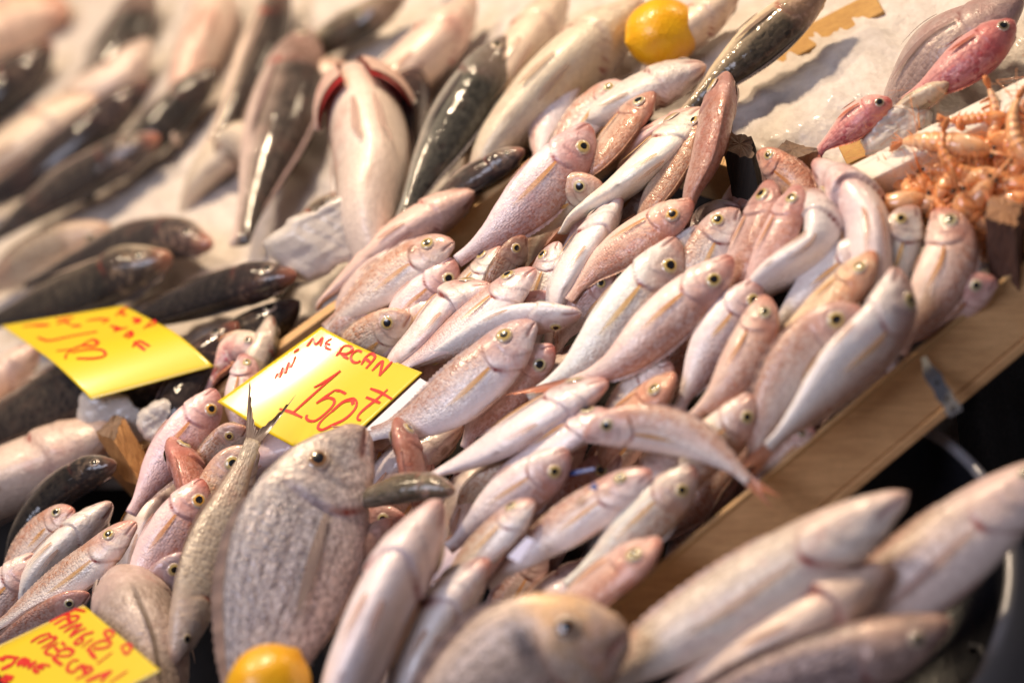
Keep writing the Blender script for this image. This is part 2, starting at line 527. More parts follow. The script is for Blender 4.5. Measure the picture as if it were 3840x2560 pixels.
def fish(name, kind, spine, w, roll, lay, label, tint=(1, 1, 1), cat='fish', group=None, lift=2.5, lod=1, tailspread=1.0,
         fins=True, tail=True, eyes=True, mat=None, em=None, twist=0.0, fork=0.5, nat=None, agape=0.0, finlen=0.30, tailmat=None, raw=0.0, taillen=.20):
    """One fish. spine: overview positions from snout to tail root; w: its widest extent as seen; roll: 0 back to the right of its
    heading, 90 back up, -90 belly up, 180 back to the left."""
    pr = PROF[kind]
    K = len(spine)
    pts = []
    for i, s in enumerate(spine):
        f = 1 - i / (K - 1)
        h = (lay + lift * f + (s[2] if len(s) > 2 else 0)) / 100.0
        pts.append(np.array(P(s[0], s[1], h)))
    xm, ym = spine[min(1, K - 1)][:2] if K > 2 else ((spine[0][0] + spine[1][0]) / 2, (spine[0][1] + spine[1][1]) / 2)
    ph = R(roll)
    H = w * mpp(xm, ym, lay / 100.0) / math.sqrt(math.cos(ph)**2 + (pr['wr'] * math.sin(ph))**2)
    L0 = sum(np.linalg.norm(pts[i + 1] - pts[i]) for i in range(K - 1))
    need = (nat or pr['nat']) * H * 0.95
    if L0 < need:
        d = unit(pts[-1] - pts[-2])
        sink = -np.array(UPN)
        e = need - L0
        pts.append(pts[-1] + unit(d + 0.55 * sink) * e)
    NS = 240
    sp = catmull(pts, NS)
    seg = np.r_[0, np.cumsum(np.linalg.norm(np.diff(sp, axis=0), axis=1))]
    L = seg[-1]
    T = unit(np.gradient(sp, axis=0)) * -1.0            # towards the head
    V = unit(np.array(CLOC) - sp)
    Rt = unit(np.cross(T, V))
    Vp = np.cross(Rt, T)
    us = seg / L
    ang = ph + R(twist) * us
    D = np.cos(ang)[:, None] * Rt + np.sin(ang)[:, None] * Vp
    Lt = np.cross(D, T)

    def frame(u):
        u = np.asarray(u, dtype=float)
        uc = np.clip(u, 0, 1)
        c = np.stack([np.interp(uc, us, sp[:, k]) for k in range(3)], -1)
        d = np.stack([np.interp(uc, us, D[:, k]) for k in range(3)], -1)
        l = np.stack([np.interp(uc, us, Lt[:, k]) for k in range(3)], -1)
        t_ = np.stack([np.interp(uc, us, T[:, k]) for k in range(3)], -1)
        c = c - t_ * ((u - uc) * L)[..., None]
        return c, unit(d), unit(l), t_

    var = 1 + rng.normal(0, 0.05)
    var2 = 1 + rng.normal(0, 0.04)
    finlen = finlen * rng.uniform(.72, 1.12)
    if kind == 'pandora' and em is None:
        em = ('eye', 'eye', 'eye_pale', 'eye', 'eye_cloudy')[int(rng.integers(5))]
    gsh = rng.uniform(-.2, .2)

    def surf(u, th, off=0.0):
        u = np.asarray(u, float)
        th = np.asarray(th, float)
        c, d, l, t_ = frame(u)
        y = np.cos(th)
        x = np.sin(th)
        top = interp(pr['top'], u) * H * var2
        bot = interp(pr['bot'], u) * H * var
        wid = interp(pr['wid'], u) * H * pr['wr'] * 1.0
        yy = np.where(y > 0, np.sign(y) * np.abs(y)**1.0 * top, y * bot)
        xx = np.sign(x) * np.abs(x)**1.12 * wid
        # gill cover, cheek plate, eye rim, mouth groove
        ug = pr['ug'] - .11 * np.clip(-y - .15, 0, 1)**1.4 - .08 * np.clip(y - .1, 0, 1)**1.5
        fade = sstep(-y, -.75, -.35)
        op = (1 - sstep(u, ug - .002, ug + .010)) * sstep(u, ug - .14, ug - .02) * fade
        up2 = ug - .085
        pre = (1 - sstep(u, up2 - .004, up2 + .012)) * sstep(u, up2 - .06, up2) * fade
        gm = np.exp(-((u - ug - .007) / .0085)**2) * fade
        crease = gm * 0.012 * H
        de = np.sqrt(((u - pr['ue']) * L)**2 + ((y - pr['ye']) * .36 * H)**2) / (pr['eye'] * H)
        rim = np.exp(-((de - 1.15) / .2)**2)
        mo = np.exp(-((y + .22 + u * 3.0) / .16)**2) * (1 - sstep(u, .07, .10)) * sstep(u, -.01, .01)
        g = (.027 + agape * .05) * H * op + .012 * H * pre + .010 * H * rim - .030 * H * mo - crease
        rd = np.stack([xx, yy], -1)
        n2 = unit(np.stack([xx / np.maximum(wid, 1e-5)**2, yy / np.maximum(np.where(y > 0, top, bot), 1e-5)**2], -1))
        xx = xx + n2[..., 0] * (g + off)
        yy = yy + n2[..., 1] * (g + off)
        p = c + d * yy[..., None] + l * xx[..., None]
        nn = d * n2[..., 1][..., None] + l * n2[..., 0][..., None]
        red = gm * 1.25 * np.exp(-((y + .30 + gsh) / .20)**2) + .22 * gm * (1 + agape) + raw * np.exp(-((u - ug - .02) / .03)**2) * np.exp(-((y + .55) / .3)**2)
        vent = np.exp(-(((u - .60) * L / (.045 * H))**2 + (np.sin(th) / .14)**2)) * (y < 0)
        chk = np.exp(-((u - up2 - .008) / .007)**2) * fade * sstep(-y, -.5, 0) + gm * .6
        return p, nn, red, mo, rim, vent, chk

    base = empty(name, Vector(P(spine[0][0], spine[0][1], lay / 100.0)))
    base.location = Vector(sp[int(NS * .4)])
    tag(base, label, cat, group)
    mt = MATS[mat or kind]
    if lod >= 1:
        uu = np.r_[0.0, .004, .01, np.linspace(.018, .32, 46), np.linspace(.32, 1, 36)[1:]]
        nv = 40
    else:
        uu = np.r_[0.0, .006, .014, np.linspace(.025, .32, 24), np.linspace(.32, 1, 22)[1:]]
        nv = 26
    th = np.linspace(0, 2 * math.pi, nv, endpoint=False)
    U, TH = np.meshgrid(uu, th, indexing='ij')
    p, nn, gm, mo, rim, ve, ch = surf(U, TH)
    verts = p.reshape(-1, 3)
    faces = grid_faces(len(uu), nv, True)
    faces.append(tuple((len(uu) - 1) * nv + j for j in range(nv)))
    faces.append(tuple(reversed(range(nv))))
    arc = TH / (2 * math.pi) * 2.3 * H
    uv = np.stack([U * L, arc], -1).reshape(-1, 2)
    cc = tuple(float(np.clip(x * (1 + rng.normal(0, .03)), 0, 1.5)) for x in tint)
    mesh_obj('body', verts, faces, mt, base, dict(vd=np.cos(TH).ravel(), lon=U.ravel(), gill=gm.ravel(), mouth=mo.ravel(), sock=rim.ravel(), vent=ve.ravel(), cheek=ch.ravel()), uv, color=cc)
    # eyes
    if eyes:
        for sgn in (1, -1):
            the = math.acos(pr['ye']) * sgn
            c0, n0, *_ = surf(np.array([pr['ue']]), np.array([the]))
            c1, *_ = surf(np.array([pr['ue'] + .03]), np.array([the]))
            c2, *_ = surf(np.array([pr['ue']]), np.array([the + .15]))
            ax = unit(c1 - c0)[0]
            bx = (c2 - c0)[0]
            nx = unit(np.cross(ax, bx))
            if np.dot(nx, n0[0]) < 0:
                nx = -nx
            nx = unit(nx * .75 + n0[0] * .25)
            bx = unit(np.cross(nx, ax))
            ax = unit(np.cross(bx, nx))
            r = pr['eye'] * H
            nr, ns = 9, 24
            ev, er = [], []
            for i in range(nr):
                q = i / (nr - 1)
                for j in range(ns):
                    a = 2 * math.pi * j / ns
                    z = r * (.40 * math.sqrt(max(0, 1 - (q * .985)**2)) - .075)
                    ev.append(c0[0] + ax * (q * r * math.cos(a) * 1.04) + bx * (q * r * math.sin(a) * .96) + nx * z)
                    tear = 1 + .16 * math.cos(a)**3 * -1
                    er.append(q if q > .8 else q / (tear if q < .7 else 1))
            mesh_obj('eye', ev, grid_faces(nr, ns, True), MATS[em or pr['em']], base, dict(er=er))
    if fins:
        for sgn in (1, -1):
            ns_, nt_ = 12, 7
            s, t = np.meshgrid(np.linspace(0, 1, ns_), np.linspace(-1, 1, nt_), indexing='ij')
            u = .298 + s * finlen + .0 * t
            yy = -.10 - .12 * s - t * (.045 + .10 * s**.8 * (1 - s**3) * 1.0) * (1 - .75 * s**4)
            thf = np.arccos(np.clip(yy, -.999, .999)) * sgn
            q, nq, *_ = surf(u, thf, 0.0)
            q = q + nq * (.0012 + .012 * H + .035 * H * s**2)[..., None]
            mesh_obj('pectoral_fin', q.reshape(-1, 3), grid_faces(ns_, nt_), MATS[pr['fin']], base, dict(fs=s.ravel(), ft=t.ravel()), color=cc)
        for sgn in (1, -1):
            ns_, nt_ = 10, 5
            s, t = np.meshgrid(np.linspace(0, 1, ns_), np.linspace(-1, 1, nt_), indexing='ij')
            u = .355 + s * .17
            thf = (math.pi - .30 - .10 * s - t * (.02 + .085 * np.sin(math.pi * np.clip(s * .85 + .1, 0, 1)))) * sgn
            q, nq, *_ = surf(u, thf, 0.0)
            q = q + nq * (.0010 + .010 * H + .03 * H * s**2)[..., None]
            mesh_obj('pelvic_fin', q.reshape(-1, 3), grid_faces(ns_, nt_), MATS[pr.get('pelv', pr['fin'])], base, dict(fs=s.ravel(), ft=t.ravel()), color=cc)
        ns_, nt_ = 44, 3
        s, t = np.meshgrid(np.linspace(0, 1, ns_), np.linspace(0, 1, nt_), indexing='ij')
        u = .32 + s * .56
        q, nq, *_ = surf(u, np.zeros_like(u))
        hgt = .095 * H * np.sin(np.pi * np.clip(s * .96 + .04, 0, 1))**.5 * (1 - (.12 if kind in ('bream', 'gold') else .3) * (np.arange(ns_) % 2)[:, None])
        c_, d_, l_, t__ = frame(u)
        q = q - nq * .004 * H + (d_ * .8 - t__ * .55 + l_ * .12) * (hgt * t)[..., None]
        mesh_obj('dorsal_fin', q.reshape(-1, 3), grid_faces(ns_, nt_), MATS[pr['dors']], base, dict(fs=t.ravel(), ft=s.ravel()), color=cc)
    if tail:
        ns_, nt_ = 12, 25
        s, t = np.meshgrid(np.linspace(0, 1, ns_), np.linspace(-1, 1, nt_), indexing='ij')
        c_, d_, l_, t__ = frame(np.array([1.0]))
        tl = taillen * L * (fork + (1 - fork) * np.abs(t)**1.3) * (1 + .05 * np.sin(t * 31))
        base_h = .11 * H
        half = base_h + (tailspread * .36 * H - base_h) * s**.85
        wob = .03 * H * np.sin(3.0 * t + 2 * s) * s
        q = c_[0] + t__[0] * (.012 * L) - t__[0] * (tl * s)[..., None] + d_[0] * (t * half)[..., None] + l_[0] * wob[..., None]
        # the fin follows on from the root with a small thickness
        a = q + l_[0] * (.018 * H * (1 - s)**1.5 + .0004)[..., None]
        b = q - l_[0] * (.018 * H * (1 - s)**1.5 + .0004)[..., None]
        fa = grid_faces(ns_, nt_)
        m_ = ns_ * nt_
        fb = [tuple(reversed([i + m_ for i in f])) for f in fa]
        mesh_obj('tail_fin', np.r_[a.reshape(-1, 3), b.reshape(-1, 3)], fa + fb, MATS[tailmat or pr['tail']], base,
                 dict(fs=np.r_[s.ravel(), s.ravel()], ft=np.r_[t.ravel(), t.ravel()]), color=cc)
    return base, surf, H, L

# ------------------------------------------------------------------ wood, ice, cards, metal


def wood_mat(name, a, b, rough=0.6, grain=(6, 90, 90), dark=0.0, scale=1.0, dirt=0.3):
    t = NT(name)
    uv = t.obj()
    g = t.noise(t.scaled(uv, grain), 3.0 * scale, 5, 0.6, 0.5)
    g2 = t.noise(t.scaled(uv, tuple(x * 3 for x in grain)), 6.0 * scale, 3)
    c = t.ramp(g, [(0.3, a), (0.7, b)])
    c = t.mix(t.mapr(g2, 0.55, 0.75, 0, 0.45), c, tuple(x * 0.5 for x in a))
    c = t.mix(t.mapr(t.noise(uv, 16, 4), 0.5, 0.8, 0, dirt), c, tuple(x * 0.45 for x in a))
    t.set(Base_Color=c, Roughness=rough, Normal=t.bump(g2, 0.4, 0.0015))
    return t.m


M_BOARD = wood_mat('pine_board', (0.58, 0.31, 0.13), (0.78, 0.46, 0.21), dirt=0.4)
M_BOARD2 = wood_mat('pale_pine_strip', (0.60, 0.35, 0.15), (0.72, 0.45, 0.21))
M_POST = wood_mat('worn_wood_post', (0.26, 0.12, 0.06), (0.38, 0.19, 0.09), grain=(40, 40, 5))
M_ENDGRAIN = wood_mat('dirty_end_grain', (0.12, 0.075, 0.05), (0.22, 0.13, 0.08), grain=(40, 40, 40))
M_CHAR = wood_mat('blackened_wood', (0.020, 0.016, 0.014), (0.05, 0.04, 0.033), grain=(40, 40, 5), rough=0.85)
M_YWOOD = wood_mat('yellow_wood', (0.42, 0.22, 0.06), (0.55, 0.32, 0.09))

t = NT('crushed_ice')
n1 = t.noise(t.obj(), 60, 5, 0.65)
vv = t.voro(t.obj(), 160, 1.0)
c = t.ramp(n1, [(0.3, (0.52, 0.46, 0.42)), (0.7, (0.70, 0.64, 0.60))])
t.set(Base_Color=c, Roughness=t.mapr(n1, 0.3, 0.7, 0.35, 0.6), Coat_Weight=0.12, Coat_Roughness=0.1)
t.b.inputs['Subsurface Weight'].default_value = 0.25
t.b.inputs['Subsurface Radius'].default_value = (0.02, 0.018, 0.018)
t.b.inputs['IOR'].default_value = 1.31
t.set(Normal=t.bump(t.math('ADD', vv.outputs['Distance'], n1), 0.5, 0.0014))
M_ICE = t.m

t = NT('clear_ice_lump')
n1 = t.noise(t.obj(), 90, 5, 0.7)
vv = t.voro(t.obj(), 260, 1.0)
c = t.ramp(n1, [(0.3, (0.66, 0.60, 0.56)), (0.7, (0.78, 0.72, 0.68))])
t.set(Base_Color=c, Roughness=0.35, Coat_Weight=0.35, Coat_Roughness=0.12)
t.b.inputs['Subsurface Weight'].default_value = 0.45
t.b.inputs['Subsurface Radius'].default_value = (0.02, 0.02, 0.02)
t.b.inputs['Transmission Weight'].default_value = 0.2
t.b.inputs['IOR'].default_value = 1.31
t.set(Normal=t.bump(t.math('ADD', vv.outputs['Distance'], n1), 0.3, 0.0008))
M_LUMP = t.m


def plain(name, colr, rough=0.5, metal=0.0, coat=0.0, bump=0.0, var=0.15, bscale=60, coat_r=0.08):
    t = NT(name)
    n = t.noise(t.obj(), bscale, 5)
    c = t.mix(t.mapr(n, 0.3, 0.75, 0, var * 2.5), colr, tuple(x * 0.5 for x in colr))
    t.set(Base_Color=c, Roughness=t.mapr(n, 0.3, 0.7, rough - .06, rough + .1), Metallic=metal, Coat_Weight=coat, Coat_Roughness=coat_r)
    if bump:
        t.set(Normal=t.bump(n, bump, 0.002))
    return t.m


M_FOAM = plain('white_foam', (0.80, 0.74, 0.66), 0.6, bump=0.3, var=0.05, bscale=200)
M_STEEL = plain('galvanised_steel', (0.075, 0.075, 0.085), 0.6, metal=0.2, var=0.12)
M_RIM = plain('grey_basin_metal', (0.30, 0.30, 0.33), 0.4, metal=0.5, var=0.15, bscale=25)
M_BLACK = plain('black_basin_enamel', (0.012, 0.012, 0.016), 0.35, bump=0.3, bscale=90)
M_TABLE = plain('dark_stall_top', (0.022, 0.018, 0.017), 0.6, bump=0.2)
M_CLOTH = plain('dark_grey_cloth', (0.035, 0.034, 0.036), 0.9, bump=0.5, bscale=220)
M_BROWN = plain('brown_floor', (0.035, 0.025, 0.018), 0.8)
M_BLUE = plain('blue_plastic', (0.05, 0.09, 0.30), 0.35)
M_LILAC = plain('pale_blue_plastic', (0.52, 0.54, 0.78), 0.35, var=0.03)
M_CARDBACK = plain('white_card', (0.70, 0.71, 0.78), 0.5, var=0.03)

t = NT('yellow_card')
n1 = t.noise(t.obj(), 30, 3)
t.set(Base_Color=t.mix(t.mapr(n1, 0.3, 0.7, 0, 0.25), (0.74, 0.55, 0.006), (0.70, 0.51, 0.005)), Roughness=0.42, Coat_Weight=1.0, Coat_Roughness=0.17,
      Normal=t.bump(t.noise(t.obj(), 160, 3), 0.08, 0.001))
M_CARD = t.m
t = NT('red_marker')
t.set(Base_Color=t.mix(t.mapr(t.noise(t.obj(), 300, 3), 0.3, 0.7, 0, 0.5), (0.60, 0.012, 0.008), (0.66, 0.03, 0.01)), Roughness=0.4, Coat_Weight=0.3, Coat_Roughness=0.2)
M_INK = t.m

t = NT('lemon_peel')
n1 = t.noise(t.obj(), 60, 3)
pv = t.voro(t.obj(), 330, 1.0)
brown = t.mapr(t.noise(t.obj(), 34, 4), 0.64, 0.72, 0, 0.75)
t.set(Base_Color=t.mix(brown, t.mix(t.mapr(n1, 0.3, 0.7), (0.74, 0.34, 0.004), (0.80, 0.44, 0.008)), (0.30, 0.14, 0.02)), Roughness=0.36, Coat_Weight=0.3,
      Coat_Roughness=0.2, Normal=t.bump(pv.outputs['Distance'], 0.35, 0.0012))
M_LEMON = t.m

t = NT('shrimp_shell')
n1 = t.noise(t.obj(), 70, 4)
info = t.n('ShaderNodeObjectInfo')
c = t.ramp(t.math('ADD', n1, t.math('MULTIPLY', t.math('SUBTRACT', info.outputs['Random'], 0.5), 0.3)),
           [(0.25, (0.76, 0.23, 0.06)), (0.5, (0.85, 0.40, 0.16)), (0.75, (0.87, 0.54, 0.32))])
c = t.mix(t.mapr(t.noise(t.obj(), 260, 2), 0.66, 0.74, 0, 0.5), c, (0.12, 0.05, 0.03))
t.set(Base_Color=c, Roughness=0.28, Coat_Weight=0.9, Coat_Roughness=0.06, Normal=t.bump(n1, 0.3, 0.001))
t.b.inputs['Subsurface Weight'].default_value = 0.2
t.b.inputs['Subsurface Radius'].default_value = (0.008, 0.004, 0.003)
M_SHRIMP = t.m
M_FEEL = plain('orange_feeler', (0.74, 0.27, 0.09), 0.4, coat=0.4)
M_BEAD = plain('black_bead', (0.008, 0.007, 0.008), 0.15, coat=1.0)
M_GILL = plain('raw_red_gill', (0.42, 0.03, 0.03), 0.35, coat=0.8, bump=0.6, bscale=160)

# ------------------------------------------------------------------ setting


def sheet(name, x0, x1, y0, y1, hfun, mat, nx=90, ny=70, parent=None):
    X, Y = np.meshgrid(np.linspace(x0, x1, nx), np.linspace(y0, y1, ny), indexing='ij')
    v = [P(x, y, hfun(x, y)) for x, y in zip(X.ravel(), Y.ravel())]
    return mesh_obj(name, [tuple(q) for q in v], grid_faces(nx, ny), mat, parent)


def lump_noise(x, y, s):
    return (math.sin(x / s + 1.3 * math.sin(y / s * .8)) + math.sin(y / s * 1.3 + 1.7 * math.sin(x / s * .7)) +
            .5 * math.sin(x / s * 2.3 + y / s * 1.9) + .3 * math.sin(x / s * 4.7 - y / s * 5.3)) / 2.8


o = sheet('stall_top', -900, 3300, -900, 2600, lambda x, y: -0.27, M_TABLE, 40, 40)
tag(o, 'dark stall top under the trays of fish', 'stall top', kind='structure')


def in_crate(x, y):
    return (y > 910 - .725 * (x - 490) - 0) and (y > 480 + .31 * (x - 2035) - 30)


o = sheet('crushed_ice', -500, 3000, -500, 1120, lambda x, y: -0.050 + (0.016 if x < 1500 else 0.011) * lump_noise(x, y, 62) + 0.004 * lump_noise(x + 50, y, 19) + .024 * math.exp(-((x - 1850) / 260)**2 - ((y - 240) / 130)**2) + (-0.17 if in_crate(x, y) else 0), M_ICE, 240, 150)
tag(o, 'bed of crushed ice under the far fish', 'ice', kind='stuff')


def ice_lump(outline, h, thick, label, seed):
    """A chunk of ice: rounded slab with a knobbly outline, real thickness."""
    r2 = np.random.default_rng(seed)
    cx = sum(p[0] for p in outline) / len(outline)
    cy = sum(p[1] for p in outline) / len(outline)
    c = np.array(P(cx, cy, h))
    ex = np.array(CR)
    ez = unit(np.array(CLOC) - c)
    ey = np.cross(ez, ex)
    pts = np.array([np.array(P(x, y, h)) - c for x, y in outline])
    a2 = np.stack([pts @ ex, pts @ ey], -1)
    ang = np.arctan2(a2[:, 1], a2[:, 0])
    o_ = np.argsort(ang)
    ang, rad = ang[o_], np.linalg.norm(a2, axis=1)[o_]
    nv, nu = 72, 45
    v = []
    phs = r2.uniform(0, 6, 8)
    for i in range(nu):
        s_ = 2.0 * i / (nu - 1)
        ro = s_ if s_ <= 1 else 2 - s_
        sg = -1.0 if s_ < 1 else 1.0
        dz = sg * (1 - ro**5)**.5
        for j in range(nv):
            a = 2 * math.pi * j / nv - math.pi
            rr = np.interp(a, np.r_[ang[-1] - 2 * math.pi, ang, ang[0] + 2 * math.pi], np.r_[rad[-1], rad, rad[0]])
            rr = rad.mean() + (rr - rad.mean()) * ro**2
            dx, dy = ro * math.cos(a), ro * math.sin(a)
            k = 0.0
            for q, (fr, am) in enumerate(((2.6, .16), (5.3, .09), (11.0, .05), (21.0, .03))):
                k += am * math.sin(fr * dx + phs[q] + 1.3 * math.sin(fr * .8 * dy + phs[q + 1])) * math.sin(fr * dy * 1.1 + phs[q + 2] + dz)
            edge = 1 + ro * (.022 * math.sin(9 * a + phs[5]) + .016 * math.sin(17 * a + phs[6]) + .01 * math.sin(31 * a + phs[7]))
            z = dz * thick * (.85 + .5 * k) + .12 * thick * k
            v.append(c + ex * (rr * edge * dx) + ey * (rr * edge * dy) + ez * z)
    o = mesh_obj('ice_lump', v, [tuple(reversed(f)) for f in grid_faces(nu, nv, True)], M_LUMP)
    return tag(o, label, 'ice')


# ------------------------------------------------------------------ the pine crate
crate = empty('fish_crate', P(1300, 900, -0.1))
tag(crate, 'shallow pine crate holding the heap of pink bream', 'crate')
EDGE = Vector(P(1850, 1010, 0)) - Vector(P(1450, 1350, 0))


def side_board(name, a, b, ha, hb, thick, depth, mat, inner, parent):
    A, B = Vector(P(*a, ha)), Vector(P(*b, hb))
    d = (B - A).normalized()
    w = UPN.cross(d).normalized() * thick * inner
    return box_between(name, [A, B, B + w, A + w], -UPN * depth, mat, parent)


TA, TB = (1330, 1455), (2480, 502)          # the outer board leans out: its top edge, its groove, its foot


def slab(name, offs, hs, thick, mat):
    (o0, o1), (h0, h1) = offs, hs
    q = [Vector(P(TA[0] + .63 * o0, TA[1] + .776 * o0, h0)), Vector(P(TB[0] + .63 * o0, TB[1] + .776 * o0, h0)),
         Vector(P(TB[0] + .63 * o1, TB[1] + .776 * o1, h1)), Vector(P(TA[0] + .63 * o1, TA[1] + .776 * o1, h1))]
    nn = (q[1] - q[0]).cross(q[3] - q[0]).normalized()
    if nn.dot(CLOC - q[0]) < 0:
        nn = -nn
    return box_between(name, q, -nn * thick, mat, crate)


slab('side_board', (0, 130), (.016, -.014), .010, M_BOARD)
slab('foot_batten', (135, 156), (-.013, -.019), .009, M_BOARD)
slab('top_edge', (-11, -1), (.0165, .0185), .009, M_BOARD2)
lb = side_board('side_board', (250, 1086), (1400, 250), 0.0, 0.0, 0.010, 0.06, M_BOARD2, 1, crate)
eb = side_board('end_board', (1380, 270), (2330, 566), 0.0, 0.0, 0.009, 0.06, M_BOARD2, -1, crate)
A_, B_, C_, D_ = (Vector(P(*q, -0.085)) for q in ((290, 1080), (1385, 270), (2320, 566), (1420, 1400)))
box_between('floor_panel', [A_, B_, C_, D_], -UPN * 0.008, M_CHAR, crate)  # dark panel colour carries the deep shadow in the gaps of the heap

# metal clip over the board
clip = empty('metal_clip', P(2160, 890, 0.03))
tag(clip, 'bent steel strap clipped over the outer crate board', 'clip')
A0 = Vector(P(2128, 852, 0.018))
DB = (Vector(P(2330, 640, .012)) - Vector(P(1450, 1360, .012))).normalized()
OUT = DB.cross(UPN).normalized()
if OUT.dot(CLOC - A0) < 0:
    OUT = -OUT


def strap(name, stations, width, mat, parent, th=0.0012):
    v, f = [], []
    n = len(stations)
    st = [Vector(s) for s in stations]
    for i, s in enumerate(st):
        tng = (st[min(i + 1, n - 1)] - st[max(i - 1, 0)]).normalized()
        side = tng.cross(CLOC - s).normalized()
        nrm = side.cross(tng).normalized()
        wv = width[i] if isinstance(width, (list, tuple)) else width
        for a, b in ((-1, 1), (1, 1), (1, -1), (-1, -1)):
            v.append(tuple(s + side * (a * wv / 2) + nrm * (b * th / 2)))
    for i in range(n - 1):
        for j in range(4):
            k = (j + 1) % 4
            f.append((i * 4 + j, i * 4 + k, i * 4 + 4 + k, i * 4 + 4 + j))
    f.append((0, 1, 2, 3))
    f.append(tuple(4 * n - 4 + j for j in (3, 2, 1, 0)))
    return mesh_obj(name, v, f, mat, parent, smooth=False)


stn = [P(x, y, h) for x, y, h in ((2122, 820, .020), (2128, 838, .021), (2136, 856, .030), (2146, 868, .034), (2157, 888, .034), (2168, 906, .033), (2180, 924, .034), (2190, 940, .034), (2196, 950, .033))]
strap('strap', stn, [.004, .006, .0105, .012, .0095, .012, .0095, .0125, .010], M_STEEL, clip)
for x, y, h in ((2152, 878, .0352), (2175, 916, .0352), (2188, 938, .0352)):
    c = Vector(P(x, y, h))
    ez = (CLOC - c).normalized()
    ex = ez.cross(CR).normalized()
    ey = ez.cross(ex)
    v = [tuple(c + ex * .0019 * math.cos(a) + ey * .0016 * math.sin(a) + ez * dz) for dz in (0, .0004) for a in np.linspace(0, 2 * math.pi, 12, endpoint=False)]
    mesh_obj('hole', v, [tuple(range(12, 24))] + [(i, (i + 1) % 12, 12 + (i + 1) % 12, 12 + i) for i in range(12)], M_CHAR, clip)


# posts
def post(label, top, hs, downvec, mats, name='wood_post', rough=0.0007, seed=0):
    """A sawn post: four corners of its end, swept along downvec; the end grain is a part of its own."""
    e = empty(name, P(*top[0], hs[0]))
    tag(e, label, 'post')
    T4 = [Vector(P(x, y, h)) for (x, y), h in zip(top, hs)]
    r2 = random.Random(seed)
    bm = bmesh.new()
    rings = []
    n = 7
    per = 8
    for k in range(n + 1):
        ring = []
        for i in range(4):
            a, b = T4[i], T4[(i + 1) % 4]
            for s in range(per):
                p = a.lerp(b, s / per) + downvec * (k / n)
                p += Vector((r2.gauss(0, 1), r2.gauss(0, 1), r2.gauss(0, 1))) * rough * (1.0 if k == 0 else .35)
                ring.append(bm.verts.new(p - e.location))
        rings.append(ring)
    N = per * 4
    for k in range(n):
        for j in range(N):
            bm.faces.new((rings[k][j], rings[k][(j + 1) % N], rings[k + 1][(j + 1) % N], rings[k + 1][j]))
    bm.faces.new(rings[-1][::-1])
    bmesh.ops.recalc_face_normals(bm, faces=bm.faces)
    top_pts = [v.co.copy() for v in rings[0]]
    me = bpy.data.meshes.new('shaft')
    bm.to_mesh(me)
    bm.free()
    me.materials.append(mats[0])
    o = bpy.data.objects.new('shaft', me)
    col.objects.link(o)
    o.parent = e
    cen = sum(top_pts, Vector()) / len(top_pts)
    up = -downvec.normalized() * .001
    vs = [cen + up * 1.0] + [p.lerp(cen, .5) + up + Vector((r2.gauss(0, 1), r2.gauss(0, 1), r2.gauss(0, 1))) * rough * .5 for p in top_pts] + [p + up * .3 for p in top_pts]
    me = bpy.data.meshes.new('end_grain')
    fs = [(0, 1 + j, 1 + (j + 1) % N) for j in range(N)] + [(1 + j, 1 + N + j, 1 + N + (j + 1) % N, 1 + (j + 1) % N) for j in range(N)]
    me.from_pydata([tuple(v) for v in vs], [], fs)
    me.materials.append(mats[1])
    o = bpy.data.objects.new('end_grain', me)
    col.objects.link(o)
    o.parent = e
    return e


def dvec(a, b, h0, h1):
    return Vector(P(*b, h1)) - Vector(P(*a, h0))


post('blackened wooden post beside the upright pink bream', [(1662, 348), (1680, 303), (1732, 316), (1728, 366)], [.044, .036, .034, .042],
     dvec((1690, 330), (1722, 490), .04, -.03), (M_CHAR, M_ENDGRAIN), seed=3)
post('brown wooden post with scorched top behind the arched brown bream', [(1774, 350), (1806, 325), (1884, 345), (1818, 370)], [.022, .014, .012, .020],
     dvec((1830, 360), (1846, 500), .016, -.05), (M_POST, M_ENDGRAIN), seed=5)
post('sawn wooden post standing at the near left crate corner', [(219, 995), (266, 953), (284, 960), (262, 1010)], [.062, .055, .055, .064],
     dvec((250, 985), (316, 1092), .06, .0), (wood_mat('split_pine', (0.34, 0.15, 0.05), (0.50, 0.25, 0.09), grain=(40, 40, 5)), M_ENDGRAIN), seed=8)
post('dark brown wooden post beside the shrimp box', [(2262, 500), (2276, 450), (2352, 466), (2330, 520)], [.062, .055, .052, .060],
     dvec((2300, 480), (2312, 640), .058, .0), (wood_mat('dark_brown_wood', (0.09, 0.04, 0.026), (0.16, 0.075, 0.05), grain=(40, 40, 5)), M_POST), seed=9)  # end face in lighter wood: light on the top put into its colour
post('yellow wooden post standing behind the black nosed mullet', [(1088, 300), (1112, 262), (1150, 272), (1164, 312)], [-.02, -.03, -.03, -.02],
     dvec((1120, 285), (1150, 420), -.025, -.09), (M_YWOOD, M_YWOOD), seed=10)
# a neighbouring crate's edge
nb_ = empty('tray_edge', P(1850, 110, -0.05))
tag(nb_, 'amber wooden tray edge half buried in ice behind the lemon', 'tray')
A, B = Vector(P(1660, 215, -.042)), Vector(P(2030, 26, -.042))
w_ = UPN.cross((B - A).normalized()).normalized() * .03
box_between('board', [A, B, B + w_, A + w_], -UPN * .05, M_YWOOD, nb_)
nb2 = empty('wooden_lath', P(1985, 375, -0.05))
tag(nb2, 'short wooden slat lying on ice beside the foam box', 'slat')
A, B = Vector(P(1945, 378, -.03)), Vector(P(2062, 322, -.03))
w_ = UPN.cross((B - A).normalized()).normalized() * .025
box_between('slat_board', [A, B, B + w_, A + w_], -UPN * .012, M_YWOOD, nb2)

